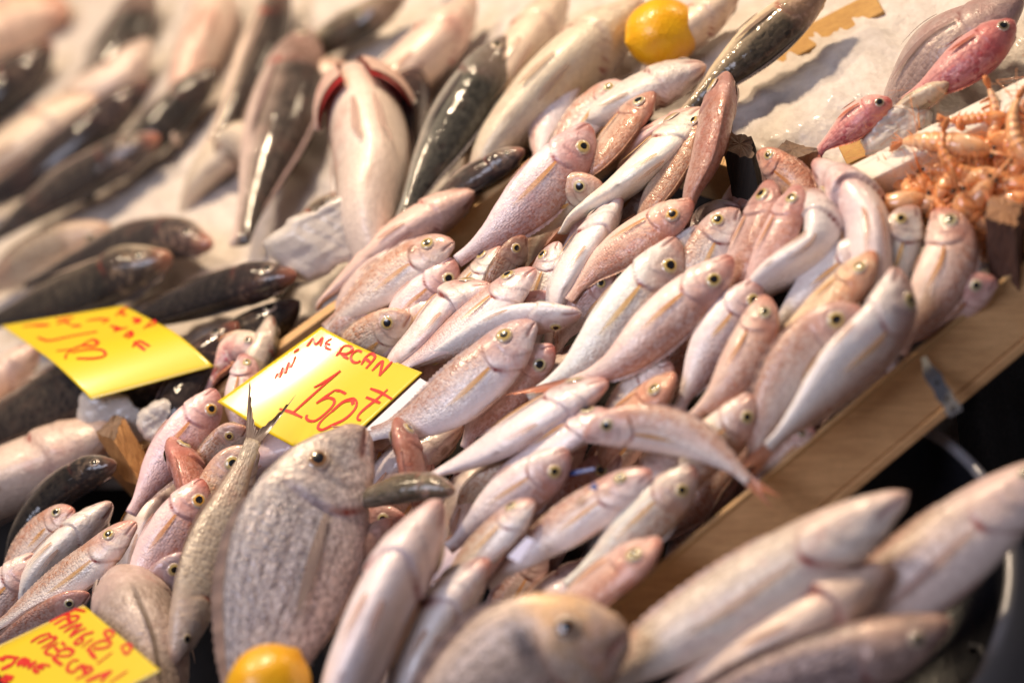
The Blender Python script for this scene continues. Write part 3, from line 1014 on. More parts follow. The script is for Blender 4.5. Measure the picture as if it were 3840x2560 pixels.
# ------------------------------------------------------------------ basin, cloth, floor
bc = Vector(P(1787, 1389, -0.055))
e1 = (Vector(P(1787 + 300, 1389 - 213, -0.055)) - bc).normalized()
e2 = UPN.cross(e1).normalized()
e1 = e2.cross(UPN).normalized()
rad = (Vector(P(2335, 1220, -0.055)) - bc).length
basin = empty('fish_basin', bc)
tag(basin, 'round black basin with a grey metal rim under the large foreground fish', 'basin')
prof = [(0.0, -.075), (.55, -.075), (.80, -.068), (.90, -.03), (.945, 0.0), (.95, .004), (.985, .006), (1.0, .0), (.99, -.012), (.955, -.016)]
nv = 96


def ring_mesh(pf, name, mat):
    v = []
    for r_, z_ in pf:
        for j in range(nv):
            a = 2 * math.pi * j / nv
            v.append(tuple(bc + (e1 * math.cos(a) + e2 * math.sin(a)) * (rad * r_) + UPN * z_))
    return mesh_obj(name, v, grid_faces(len(pf), nv, True), mat, basin)


ring_mesh(prof[:5], 'bowl', M_BLACK)
ring_mesh([(.945, .0), (.948, .0045), (.97, .007), (.99, .006), (1.0, .0), (1.0, -.03), (.965, -.08)], 'rim', M_RIM)

v = []
nx, ny = 50, 60
for i in range(nx):
    for j in range(ny):
        a, b = i / (nx - 1), j / (ny - 1)
        x = 2185 + 420 * a + 70 * b * b
        y = 690 + 620 * b
        fold = .012 * math.sin(9 * a + 2.0 * b) + .006 * math.sin(21 * a - b * 3)
        v.append(tuple(P(x, y, -.16 - .05 * b + fold)))
o = mesh_obj('dark_cloth', v, grid_faces(nx, ny), M_CLOTH)
tag(o, 'dark grey cloth hanging beyond the crate at the right', 'cloth')
o = sheet('floor', 1900, 3600, 1000, 2700, lambda x, y: -0.33, M_BROWN, 20, 20)
tag(o, 'dark brown ground beyond the basin', 'floor', kind='structure')
bar = empty('metal_hook', P(2270, 1510, -.12))
tag(bar, 'small dark metal hook below the basin rim', 'hook')
strap('rod', [P(x, y, -.1) for x, y in ((2225, 1480), (2250, 1484), (2272, 1520), (2255, 1545), (2222, 1556))], .005, M_STEEL, bar, .005)

# ------------------------------------------------------------------ price cards


def inv_bilinear(c, x, y):
    u = v = .5
    for _ in range(30):
        p = [(1 - u) * (1 - v) * c[0][k] + u * (1 - v) * c[1][k] + u * v * c[2][k] + (1 - u) * v * c[3][k] for k in (0, 1)]
        du = [-(1 - v) * c[0][k] + (1 - v) * c[1][k] + v * c[2][k] - v * c[3][k] for k in (0, 1)]
        dv = [-(1 - u) * c[0][k] - u * c[1][k] + u * c[2][k] + (1 - u) * c[3][k] for k in (0, 1)]
        rx, ry = x - p[0], y - p[1]
        det = du[0] * dv[1] - du[1] * dv[0]
        u += (rx * dv[1] - ry * dv[0]) / det
        v += (du[0] * ry - du[1] * rx) / det
    return u, v


def price_card(label, corners, hs, bend, strokes, org, k, width, stick=None):
    """corners: text's top-left, top-right, bottom-right, bottom-left. Strokes are hand lettering on the card's own surface."""
    e = empty('price_card', P(*corners[0], hs[0]))
    tag(e, label, 'price card', 'hand lettered yellow price cards')
    Q = [np.array(P(x, y, h)) for (x, y), h in zip(corners, hs)]
    nrm = unit(np.cross(Q[1] - Q[0], Q[3] - Q[0]))
    if np.dot(nrm, np.array(CLOC) - Q[0]) < 0:
        nrm = -nrm

    def S(u, v, off=0.0):
        p = (1 - u) * (1 - v) * Q[0] + u * (1 - v) * Q[1] + u * v * Q[2] + (1 - u) * v * Q[3]
        return p + nrm * (bend(u, v) + off)
    n = 40
    vs, fs = [], []
    for z in (0, -.0007):
        for i in range(n):
            for j in range(n):
                vs.append(S(i / (n - 1), j / (n - 1), z))
    f = grid_faces(n, n)
    fs = f + [tuple(reversed([a + n * n for a in q])) for q in f]
    rim = [i * n for i in range(n)] + [(n - 1) * n + j for j in range(1, n)] + [i * n + n - 1 for i in range(n - 2, -1, -1)] + [j for j in range(n - 2, 0, -1)]
    for a, b in zip(rim, rim[1:] + rim[:1]):
        fs.append((a, b, b + n * n, a + n * n))
    mesh_obj('card', vs, fs, M_CARD, e)
    vs, fs = [], []
    wm = width * mpp(*corners[0])
    r2 = random.Random(5)
    for st in strokes:
        wk = 1.0
        if isinstance(st, tuple):
            wk, st = st
        uv = [inv_bilinear(corners, org[0] + k * x, org[1] + k * y) for x, y in st]
        p3 = [S(u, v, .0004) for u, v in uv]
        n_ = max(8, 7 * (len(p3) - 1))
        uvp = catmull([np.array([u, v, 0]) for u, v in uv], n_) if len(uv) > 2 else np.linspace([*uv[0], 0], [*uv[1], 0], n_)
        p3 = np.array([S(np.clip(a[0], .004, .996), np.clip(a[1], .004, .996), .0004 + r2.random() * .0001) for a in uvp])
        tg = unit(np.gradient(p3, axis=0))
        sd = unit(np.cross(nrm, tg))
        b0 = len(vs)
        for i in range(n_):
            q = i / (n_ - 1)
            ww = wm * wk * (.55 + .45 * math.sin(math.pi * min(max(q * 1.0, .08), .92))**.5) * (1 + .12 * math.sin(7 * q + b0))
            vs.append(p3[i] - sd[i] * ww / 2)
            vs.append(p3[i] + sd[i] * ww / 2)
        for i in range(n_ - 1):
            fs.append((b0 + 2 * i, b0 + 2 * i + 1, b0 + 2 * i + 3, b0 + 2 * i + 2))
    mesh_obj('hand_lettering', vs, fs, M_INK, e)
    return e


STROKES2 = [
    [(1375, 300), (1420, 250), (1450, 212)], [(1420, 232), (1480, 196), (1535, 198), (1552, 232), (1490, 272), (1420, 270)], [(1425, 275), (1505, 322)],
    [(1655, 248), (1610, 234), (1560, 262), (1532, 310), (1556, 352), (1600, 356), (1634, 336)],
    [(1640, 378), (1700, 290)], [(1680, 310), (1750, 262), (1790, 278), (1790, 310), (1690, 418)], [(1690, 312), (1752, 362)],
    [(1757, 442), (1860, 345), (1885, 336)], [(1882, 338), (1838, 495)], [(1836, 497), (1920, 410), (1995, 332)],
    [(1070, 235), (1150, 150)], [(1150, 150), (1170, 205), (1250, 132)], [(1250, 132), (1215, 225)],
    [(1345, 138), (1290, 170), (1270, 225), (1325, 245)], [(1275, 190), (1325, 195)],
    [(700, 562), (745, 505), (752, 545), (800, 455), (818, 498), (868, 400), (884, 440), (945, 335)], [(930, 300), (990, 262)],
    [(1115, 622), (1220, 568), (1412, 445)], [(1412, 445), (1180, 630), (880, 878)], [(730, 850), (840, 875), (970, 932)],
    [(1460, 685), (1400, 655), (1340, 645)], [(1340, 645), (1240, 710), (1130, 780)], [(1130, 782), (1250, 728), (1320, 740), (1325, 790), (1240, 880), (1120, 965), (1055, 970), (1015, 940), (1025, 905)],
    (1.35, [(1535, 800), (1520, 750), (1430, 770), (1300, 870)]), [(1300, 870), (1180, 970), (1140, 1040), (1180, 1066), (1290, 1020), (1440, 950), (1550, 850), (1575, 780), (1545, 735), (1490, 738)],
    [(1920, 640), (1800, 740), (1640, 860), (1580, 925), (1580, 960), (1612, 965)], [(1730, 630), (1840, 672), (1962, 745)], [(1680, 722), (1750, 750), (1830, 785)],
]
price_card('yellow price card reading 150 with a white glare, amid the pink bream', [(750, 768), (970, 855), (738, 1053), (505, 930)], [.040, .042, .052, .050],
           lambda u, v: .0095 * max(0, (.62 - u) / .62)**2 - .005 * v, STROKES2, (490, 759.5), .2083, 7.6)
STROKES1 = [
    [(1280, 240), (1350, 150), (1345, 215), (1390, 225)], [(1300, 180), (1400, 110)], (1.4, [(1460, 262), (1540, 270), (1490, 305), (1550, 300)]),
    [(1590, 380), (1690, 262), (1700, 320), (1630, 350)], [(980, 330), (1100, 300), (1220, 290)], [(1150, 345), (1215, 305)],
    (1.4, [(1240, 375), (1330, 400), (1290, 430), (1420, 380)]), (1.4, [(1395, 500), (1450, 430), (1470, 480), (1420, 510)]),
    [(1470, 590), (1540, 525), (1640, 550)], [(1490, 540), (1590, 590)],
    [(490, 590), (600, 622), (850, 540), (1110, 460)], [(700, 745), (900, 690), (1060, 570), (1120, 590), (1100, 635), (940, 660), (800, 770), (790, 815)],
    [(860, 740), (1010, 690), (1160, 670), (1190, 710), (1060, 760), (900, 790)],
    [(320, 460), (460, 430), (600, 415)], [(430, 440), (580, 430)], [(660, 340), (840, 298)], (1.3, [(670, 400), (760, 360), (810, 385)]), (1.3, [(830, 410), (930, 400)]),
]
price_card('yellow price card reading 180, lying over the dark sea bass', [(279, 693), (458, 784), (195, 894), (17, 770)], [.078, .093, .118, .102],
           lambda u, v: -.0226 * max(0, (u - .55) / .45)**2 + .0156 * v - .004, STROKES1, (0, 673.7), .2083, 7.5)
STROKES3 = [
    [(940, 250), (1030, 280)], [(1030, 280), (860, 350), (650, 450)], [(1000, 268), (1090, 310), (1185, 342)], [(800, 330), (880, 362), (965, 372)],
    [(750, 522), (860, 455), (950, 418)], [(940, 420), (1050, 400), (1100, 420), (1060, 470), (830, 578)], (1.3, [(940, 440), (1000, 505)]),
    [(895, 632), (1040, 545), (1150, 520)], [(1150, 520), (1050, 600), (980, 705)], [(980, 702), (1100, 620), (1205, 578)],
    [(1312, 632), (1180, 670), (1080, 740), (1048, 785), (1090, 800), (1150, 765), (1160, 725), (1100, 715)],
    (.7, [(1305, 722), (1220, 780), (1150, 850)]),
    [(1210, 890), (1300, 810), (1440, 750), (1540, 770), (1530, 820), (1420, 858), (1300, 860)], (1.2, [(1240, 870), (1280, 930), (1345, 1000)]),
    [(1520, 722), (1462, 660), (1480, 612), (1550, 618), (1582, 665), (1520, 722)], (.7, [(1565, 912), (1470, 985), (1355, 1072)]),
    [(1675, 850), (1740, 805), (1810, 810), (1818, 865), (1760, 930), (1722, 905), (1700, 845)],
    [(440, 768), (560, 690), (690, 648)], [(690, 645), (710, 690), (530, 785)], [(690, 700), (790, 705), (770, 745), (590, 855)],
    [(825, 780), (700, 845), (645, 905), (680, 940), (740, 945)], [(770, 835), (830, 895)], (.9, [(865, 768), (925, 822)]),
    [(760, 985), (860, 890), (960, 860), (1030, 900), (990, 950), (880, 965), (800, 960)], (1.2, [(745, 965), (800, 1035), (880, 1088)]),
    [(1105, 1020), (1020, 1030), (950, 1110), (965, 1170), (1025, 1190)], (1.3, [(1025, 1190), (1090, 1130), (1170, 1080)]), [(1150, 1090), (1270, 1120), (1280, 1165), (1065, 1282)], (1.4, [(1160, 1120), (1210, 1200)]),
    (1.4, [(1200, 1312), (1360, 1240), (1555, 1168)]), (1.2, [(1555, 1168), (1470, 1240), (1400, 1320)]), (.7, [(1772, 1160), (1650, 1240), (1520, 1325)]),
    (1.5, [(0, 1000), (60, 1000), (80, 1020)]), [(60, 965), (170, 975), (280, 985)], (1.4, [(235, 985), (190, 1070), (30, 1150)]),
    (2.4, [(250, 1092), (340, 1030), (430, 1050)]), (2.0, [(330, 1095), (440, 1040)]), (1.6, [(410, 1145), (460, 1080), (525, 1040)]),
    (1.2, [(600, 1085), (500, 1120), (500, 1170), (560, 1190)]), (.9, [(560, 1080), (640, 1085), (715, 1102)]), (.9, [(540, 1130), (630, 1135)]),
    (2.2, [(0, 1280), (100, 1265), (200, 1275)]), (1.8, [(20, 1322), (150, 1290)]),
]
price_card('yellow price card lettered FANGIRI MERCAN in the near left corner', [(173, 1372), (368, 1539), (125, 1665), (-70, 1488)], [.145, .155, .155, .145],
           lambda u, v: -.010 * max(0, (.2 - u) / .2)**2, STROKES3, (0, 1347.4), .16667, 7.8)

# ------------------------------------------------------------------ pink bream in the crate
G1 = 'pink bream heaped in the pine crate'
PINK = (1.0, .90, .88)
BRN = (.86, .68, .56)
PALE = (1.06, 1.06, 1.06)
SIL = (1.0, 1.04, 1.06)
DIM = (.7, .62, .58)


def pb(spine, w, roll, lay, label, tint=(1, 1, 1), **kw):
    kw.setdefault('tail', False)
    return fish('pink_bream', 'pandora', spine, w, roll, lay, label, tint, 'fish', G1, **kw)


pb([(1554, 545), (1440, 716), (1330, 840), (1215, 915)], 138, 6, 3, 'largest pink bream at the heap centre, round yellow eye turned to us', SIL)
pb([(1683, 588), (1560, 705), (1420, 830), (1312, 882)], 118, 26, 4.5, 'pink bream whose orange forked tail lies over a pale belly', PINK, tail=True, tailspread=1.0, taillen=.36, fork=.35, twist=-20)
pb([(1230, 738), (1130, 845), (985, 955), (845, 1000)], 132, 197, 4, 'bream with two amber fins lying beside the 150 card', SIL, tail=True)
pb([(1398, 876), (1250, 955), (1105, 1040), (975, 1098)], 92, -105, 3.2, 'white bellied bream lying under the orange forked tail', PALE)
pb([(1335, 716), (1180, 740), (1040, 800), (935, 845)], 80, -42, 3.4, 'slim pale bream bent sideways above the 150 card', PALE)
pb([(1232, 617), (1130, 705), (1020, 785), (915, 850)], 92, -130, 3.6, 'belly up bream with a narrow chin and amber fin streaks', PALE)
pb([(1128, 656), (1030, 700), (965, 775), (905, 835)], 74, -100, 2.6, 'pale bream with its gill cover lifted open', PALE, agape=1.2)
pb([(1296, 690), (1215, 720), (1130, 770)], 92, 150, 0.6, 'pink bream head peering out with clear lips and a yellow eye', PINK, lift=1)
pb([(1044, 594), (990, 665), (925, 735)], 104, 8, .6, 'bream head with round yellow eye beside the yellow streaked bream', PINK)
pb([(1044, 556), (930, 622), (830, 692), (745, 755)], 104, 205, 2.2, 'yellow streaked bream lying along the left crate board', (1.05, 1.0, .9))
pb([(1354, 284), (1255, 415), (1145, 525), (1050, 600)], 122, 8, 4.2, 'big eyed bream rearing up with a red snout at the far end', (.95, .88, .90))
pb([(1338, 103), (1295, 200), (1250, 300), (1232, 380)], 86, 205, 1.5, 'pale upright bream at the very back, mouth to the sky', PALE)
pb([(1447, 197), (1375, 245), (1310, 320), (1260, 400)], 82, 205, 2.4, 'pale bream lying behind the red snouted rearing one', PALE)
pb([(1502, 206), (1450, 270), (1380, 360), (1310, 430)], 72, 62, 2.4, 'tan backed bream showing only its smooth back at the rear', BRN)
pb([(1386, 425), (1310, 450), (1225, 505), (1150, 560)], 104, 165, 1.2, 'silvery gold bream under the long pale speckled one', (1.05, 1.0, .88))
pb([(1615, 248), (1520, 345), (1420, 435), (1318, 500)], 98, -118, 4.0, 'long pale bream with one brown spot and an orange tail', PALE, tail=True, tailspread=.8, taillen=.30, twist=60)
pb([(1666, 170), (1645, 270), (1622, 365), (1585, 455)], 78, 80, 5.4, 'dusky pink bream standing upright, its nose highest of the whole heap', (.82, .62, .60))
pb([(1622, 250), (1575, 330), (1525, 420), (1480, 495)], 80, 64, 3.6, 'tan bream leaning left of the upright dusky pink one', BRN)
pb([(1702, 478), (1650, 500), (1600, 560), (1560, 620)], 118, 25, .4, 'shadowed grey bream with a big eye under the black post', (.40, .36, .36), lift=1, em='eye_orange')  # dark tint puts the shade over this head into its skin
pb([(1500, 395), (1470, 450), (1420, 520)], 88, 20, .5, 'dark bream deep in shadow behind the orange eyed one', (.45, .40, .40), em='eye_orange')  # tint darkened in place of the shadow it lies in
pb([(1593, 460), (1470, 540), (1370, 610), (1305, 690)], 100, 38, 3.8, 'salmon backed bream with a bright orange ringed eye', (1.0, .80, .70), em='eye_orange')
pb([(1428, 452), (1375, 530), (1320, 610), (1283, 680)], 78, -95, 2.2, 'pale ribbed belly between the gold bream and the salmon one', PALE)
pb([(1206, 541), (1175, 600), (1145, 660)], 76, 150, 1.6, 'small olive brown bream head peeping between pale bellies', (.62, .56, .46))  # brownish tint, also darkened for the shadow around this head
pb([(1283, 554), (1262, 620), (1240, 680)], 80, -140, 1.8, 'pale bream head standing beside the small olive head', SIL)
pb([(1155, 566), (1115, 620), (1070, 680)], 74, -125, 1.2, 'pale bream with a yellow fin behind the small olive head', PALE)
pb([(1415, 630), (1360, 690), (1300, 760)], 80, 170, .8, 'bream hidden behind the largest one, only its eye showing', PINK)
pb([(1274, 795), (1215, 840), (1150, 910), (1090, 975)], 108, 12, 1.4, 'glossy silver bream head with cracked gill plates below the slim one', (1.1, 1.02, .92))
pb([(944, 722), (895, 755), (830, 800)], 112, 168, 1.0, 'shiny silver bream behind the top edge of the 150 card', (1.14, 1.1, .95))
pb([(892, 700), (850, 725), (790, 770)], 82, 165, .2, 'dull silver head tucked against the left crate board', SIL, lift=1)
pb([(1012, 694), (960, 730), (900, 790)], 88, 15, .3, 'pink cheeked bream with a red gill slit by the silver one', PINK, lift=1)
pb([(1206, 708), (1160, 730), (1110, 760)], 56, 30, .2, 'small bream snout in the shadow under two pale bellies', PINK, lift=1)
pb([(1606, 518), (1575, 570), (1535, 650)], 92, -22, 2.2, 'silvery bream head just behind the largest bream', SIL)
pb([(1697, 480), (1655, 540), (1610, 615), (1570, 690)], 112, 192, 2.0, 'bream with parted lips and yellow eye above the forked tail fish', (1.0, .98, .98), agape=.4)
pb([(1728, 586), (1700, 625), (1665, 680)], 58, -95, 1.6, 'little pale snout poking up right of the forked tail bream', PALE)
pb([(1765, 413), (1745, 500), (1712, 580), (1680, 650)], 88, 56, 3.6, 'nose up bream with a reddish brow under the black post', (.88, .66, .62))
pb([(1832, 423), (1800, 510), (1755, 600), (1722, 660)], 86, 46, 4.6, 'nose up bream with a gleaming wet brow and dark eye', (.92, .72, .66))
pb([(1812, 452), (1888, 485), (1885, 568), (1752, 655)], 108, -62, 3.8, 'white bream bent double with its orange tail forward', (.98, .93, .92), tail=True, tailspread=.6)
pb([(1868, 372), (1930, 428), (1985, 515), (2000, 640)], 120, -100, 2.4, 'white bellied bream arched behind the bent one, chin up', (1.0, .96, .97), agape=.6)
pb([(1740, 348), (1778, 380), (1826, 418), (1856, 475)], 82, 14, 2.6, 'arched brown bream with an orange snout beside the black post', (.92, .66, .50))
pb([(2005, 535), (1945, 600), (1860, 680), (1775, 760)], 116, 8, 2.6, 'bright silver bream with blue back under the bronze one', SIL)
pb([(2010, 576), (1950, 650), (1870, 725), (1780, 790)], 92, 50, 4.4, 'bronze bream lying across the bright silver bream', (1.0, .76, .62))
pb([(1738, 640), (1680, 735), (1615, 830), (1560, 935)], 118, 5, 3.0, 'bream with a neat red gill edge left of the bronze nosed one', (1.0, .96, .94))
pb([(1758, 676), (1722, 790), (1660, 890), (1580, 965)], 104, 24, 4.6, 'bronze pink bream pressed against its neighbour, head up', (1.0, .78, .68))
pb([(2104, 472), (2065, 560), (2030, 640), (1990, 720)], 112, 178, 2.2, 'bream with open jaws and yellow eye beside the shrimp box', (1.0, .98, .96), agape=.5)
pb([(2152, 476), (2180, 580), (2140, 680), (2085, 765)], 128, 10, 2.6, 'broad golden flanked bream below the dark brown post', (1.02, .86, .76))
pb([(2062, 614), (2030, 740), (1920, 860), (1765, 1030)], 132, -32, 6.2, 'long white bream leaning over the right crate board', PALE, tail=True, tailspread=.45)
pb([(1988, 712), (1880, 790), (1800, 890), (1742, 1005)], 146, 168, 3.6, 'deep bodied bream half hidden under the long white one', (1.0, .95, .93))
pb([(2290, 642), (2190, 700), (2090, 775)], 96, 165, .6, 'reddish bream squeezed against the right crate board', (1.0, .72, .66))
pb([(1727, 904), (1680, 980), (1610, 1050)], 112, 5, 3.2, 'bream with a flat yellow filmy eye near the right board', (1.04, .94, .88))
pb([(1872, 985), (1820, 1020), (1760, 1070)], 64, 170, 1.0, 'small dark eyed head peeping over the right crate board', (1.0, .95, .9), lift=1)
pb([(1545, 836), (1490, 880), (1420, 965)], 102, 12, 1.6, 'pink bream half buried below the forked tail fish', PINK)
pb([(1552, 858), (1500, 910), (1430, 970)], 80, 60, 3.0, 'orange brown snouted bream without visible eye at mid heap', (1.0, .72, .56))
pb([(1338, 1004), (1440, 985), (1560, 1000), (1660, 1055), (1722, 1105)], 110, 12, 6.0, 'bream lying crosswise with its tail against the right board', (1.02, 1.0, .96), tail=True, tailspread=.4)
pb([(1406, 952), (1310, 995), (1220, 1050), (1140, 1100)], 86, -125, 3.2, 'pale red lipped bream touching the crosswise one', PALE)
pb([(912, 958), (938, 1030), (955, 1110)], 66, 108, 4.2, 'dusky bream snout standing straight up beside the 150 card', (.72, .48, .44))
pb([(1306, 1032), (1220, 1105), (1120, 1180), (1030, 1260)], 114, 10, 4.0, 'bream with a wide glassy eye in the front middle of the heap', (1.0, .94, .92))
pb([(1500, 1084), (1400, 1145), (1270, 1230), (1120, 1345)], 108, 203, 4.2, 'pale bream with a scrap of blue plastic at its gill', PALE)
pb([(1596, 1068), (1520, 1150), (1420, 1250), (1300, 1345)], 118, 10, 3.6, 'bream lying along the right board beside the blue tagged one', (1.0, .95, .93))
pb([(1520, 1238), (1450, 1290), (1370, 1350), (1300, 1420)], 104, 55, 5.0, 'bronze headed bream above the gilt bream', (1.0, .82, .72))
pb([(1228, 1150), (1150, 1225), (1070, 1300), (1000, 1370)], 88, -140, 5.0, 'narrow pale bream head between the dull scad and blue plastic', PALE)
pb([(1126, 1284), (1060, 1350), (985, 1450), (935, 1580)], 108, -95, 6.4, 'near pale bream with a raw red gill patch', PALE, raw=.8)
pb([(1250, 1075), (1180, 1090), (1090, 1130)], 80, 150, .8, 'pale rounded flank behind the wide glassy eyed bream', (1.05, 1.0, .9), lift=1)
# left corner of the crate
pb([(496, 893), (430, 990), (360, 1080), (300, 1180)], 108, 6, 3.6, 'pink bream with an amber ringed eye beside the sawn corner post', (1.0, .84, .84), em='eye_orange')
pb([(396, 1006), (428, 1070), (452, 1150)], 76, 110, 4.8, 'red mouthed bream pushed up behind the amber eyed one', (1.0, .62, .56), agape=.5)
pb([(466, 1099), (400, 1205), (335, 1300), (280, 1400)], 120, 8, 6.2, 'rosy bream with a big yellow eye in the near left corner', (.98, .82, .86), em='eye_orange')
pb([(314, 1198), (215, 1290), (110, 1365), (-20, 1445)], 92, 205, 6.0, 'slender pale bream with orange fins above the near card', (1.06, 1.0, .96), tail=True)
pb([(256, 1152), (170, 1235), (85, 1330)], 84, -75, 4.4, 'belly up bream with an orange fin at the left', (1.04, .96, .92))
pb([(172, 1170), (95, 1230), (20, 1310)], 80, 205, 3.6, 'dusty pink bream with a dull eye at the left edge', (1.0, .92, .86))
pb([(82, 1272), (20, 1350), (-50, 1430)], 108, 5, 4.6, 'golden headed bream with a staring eye cut by the left edge', (1.04, .92, .84))
pb([(206, 1362), (100, 1425), (-30, 1495)], 74, 150, 4.6, 'reddish bream mostly under the near yellow card', (.92, .72, .66))
pb([(438, 1270), (380, 1340), (310, 1420)], 96, 150, 3.6, 'blue grey flank showing below the rosy big eyed bream', (.86, .90, 1.0))
pb([(590, 1030), (540, 1090), (505, 1180)], 128, 170, 3.4, 'small silver bream behind the upturned tail', (1.08, 1.04, .92))
pb([(566, 982), (525, 1010), (470, 1080)], 78, 150, 2.8, 'silver scaled flank tucked under the amber eyed bream', (1.0, .98, .86))

# ------------------------------------------------------------------ large fish in the foreground
G2 = 'large fish laid at the front of the stall'
fish('striped_bream', 'bream', [(838, 978), (752, 1120), (665, 1340), (600, 1560), (550, 1760)], 318, 172, 9.0, 'big silver bream with dotted stripes, head up in the foreground',
     (1, 1, 1), 'fish', G2, lift=1.5, tail=False, nat=2.7)
fish('gilt_bream', 'gold', [(1446, 1446), (1330, 1484), (1190, 1562), (1010, 1690)], 344, 170, 10.5, 'big gilt cheeked bream lying at the bottom edge', (1.2, 1.08, .98), 'fish', G2, lift=2, tail=False, nat=2.1)
fish('pale_bream', 'pandora', [(1012, 1146), (930, 1290), (850, 1460), (780, 1640)], 148, -78, 10.5, 'large pale fish lying belly up at the bottom centre', PALE, 'fish', G2, tail=False)
fish('upturned_fish', 'white', [(398, 1530), (432, 1420), (480, 1265), (545, 1110), (582, 1010)], 104, 52, 9.5, 'pinkish grey fish lying head down with its tail fanned over the card', (.86, .82, .80),
     'fish', G2, lift=-1.5, tail=True, tailmat='fin_grey', tailspread=1.25, fork=.2, twist=-52, taillen=.27)
fish('blunt_bream', 'mullet', [(268, 1308), (305, 1400), (340, 1500), (380, 1660)], 186, 84, 5.5, 'blunt headed bream with dark eye patches behind the near card', (1.0, .98, .98), 'fish', G2, lift=1, tail=False, nat=2.6, mat='white', em='eye_bream')
fish('grey_fish', 'mullet', [(900, 1190), (860, 1235), (800, 1300)], 100, 40, 4.5, 'dull grey fish glimpsed under the greenish scad', (1.1, 1, .9), 'fish', G2, tail=False, lift=1, eyes=False)
fish('scad', 'scad', [(1046, 1128), (960, 1118), (850, 1142), (760, 1180)], 68, 62, 7.5, 'greenish scad lying level behind the large pale fish', (1.4, 1.35, 1.2), 'fish', G2, tail=False, lift=1)
fish('pan_bream', 'white', [(2088, 1130), (1920, 1234), (1660, 1400), (1230, 1650)], 204, 192, 6.8, 'large pale fish nearest the crate board in the black basin', (1.3, 1.24, 1.27), 'fish', 'large fish in the black basin',
     tail=False, nat=3.2, lift=3.0, em='eye_dull', agape=.5, raw=.4, eyes=False)
fish('pan_bream', 'white', [(2040, 1298), (1900, 1395), (1720, 1500), (1450, 1640)], 140, -92, 4.6, 'pale fish with raw red gills in the middle of the basin', (1.1, .98, .96), 'fish', 'large fish in the black basin',
     tail=False, agape=1.2, lift=2.5, raw=1.0)
fish('pan_bream', 'white', [(2450, 1050), (2250, 1205), (2040, 1375), (1720, 1600)], 184, 190, 2.6, 'long pale fish lying over the right rim of the basin', (1.2, 1.12, 1.1), 'fish', 'large fish in the black basin', tail=False, lift=3, nat=3.0)
fish('pan_bream', 'mullet', [(2188, 1424), (2010, 1498), (1800, 1568), (1450, 1680)], 180, 150, 6.5, 'brownish grey fish at the bottom edge of the basin', (.82, .68, .60), 'fish', 'large fish in the black basin', tail=False, lift=2.0, nat=3.0, mat='bream')

# ------------------------------------------------------------------ far fish on the ice
G3 = 'dark sea bass on the ice'
G4 = 'pale fish on the ice at the back'


def bass(spine, w, roll, lay, label, tint=(1, 1, 1), kind='bass', **kw):
    kw.setdefault('tail', False)
    return fish('sea_bass' if kind == 'bass' else 'grey_mullet', kind, spine, w, roll, lay, label, tint, 'fish', kw.pop('group', G3), lod=0, **kw)


bass([(346, 186), (210, 300), (60, 410), (-120, 500)], 96, 62, 1.5, 'black backed bass with a blue white shine in the upper left')
bass([(498, 150), (430, 225), (340, 310), (230, 400)], 100, 48, .8, 'black headed bass lying right of the blue shining one')
bass([(368, 312), (250, 375), (110, 455), (-60, 580)], 96, 60, 1.8, 'brownish bass covered in gold sparkles at the left edge', (2.2, 1.9, 1.6))
bass([(120, 95), (60, 165), (-30, 240)], 110, 60, .5, 'dark bass at the far left edge near the top')
bass([(655, -50), (600, 110), (530, 260), (450, 390)], 108, 25, 1.5, 'slim dark bass reaching up to the top edge', (1.5, 1.4, 1.3))
bass([(712, 68), (660, 240), (600, 410), (550, 560)], 172, 38, 2.4, 'thick grey mullet with a sparkling dark back standing upright', (1.05, 1, .95), 'mullet')
bass([(1170, 84), (1085, 215), (990, 370), (915, 520)], 132, 42, 3.0, 'dark mullet with a red brown snout, nose up at the top centre', (.62, .66, .72), 'mullet')
bass([(935, 135), (940, 210), (930, 300)], 92, 70, .6, 'purplish dark head behind the fish with open red gills', (1.8, 1.2, 1.2))
bass([(396, 588), (290, 628), (150, 685), (-60, 750)], 122, 62, 2.4, 'bass with an orange and dark striped cheek above the 180 card', (1.7, 1.5, 1.35), agape=.8)
bass([(488, 562), (370, 545), (240, 575), (60, 650)], 104, 55, 1.2, 'grey brown bass behind the striped cheek bass', (2.6, 2.2, 1.9))
bass([(682, 630), (560, 655), (400, 705), (230, 775)], 98, 70, 1.8, 'black bass whose head reaches the big ice lump', (.9, .9, .9))
bass([(450, 830), (290, 868), (120, 930), (-80, 1020)], 172, 62, .4, 'fat dark bass strewn with gold sparkles below the 180 card', (1.6, 1.45, 1.25), eyes=False)
bass([(268, 1064), (185, 1095), (110, 1150), (40, 1230)], 84, 62, 3.2, 'short glossy black fish beside the sawn corner post', (.7, .7, .7))
bass([(548, 738), (500, 800), (440, 880), (400, 960)], 100, 70, .8, 'dark bass with an orange gill lying beside the left crate board', (1.0, .85, .8), agape=1.0)
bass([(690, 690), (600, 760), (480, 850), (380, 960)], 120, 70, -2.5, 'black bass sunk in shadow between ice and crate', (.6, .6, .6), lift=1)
bass([(940, -30), (850, 40), (740, 100), (620, 190)], 82, 45, .6, 'dark mullet crossing the top edge left of centre', (.8, .75, .7), 'mullet')
bass([(790, 440), (740, 490), (680, 560)], 74, 50, .4, 'dark sparkling fish behind the big ice lump', (1.6, 1.4, 1.2))
bass([(1905, -40), (1780, 70), (1660, 175), (1560, 270)], 112, 40, 1.2, 'sparkling grey mullet right of the far lemon', (1.15, 1.05, .85), 'mullet')
bass([(345, -30), (300, 60), (240, 150), (180, 250)], 110, 50, .6, 'grey mullet crossing the top edge at the left', (.8, .8, .8), 'mullet')
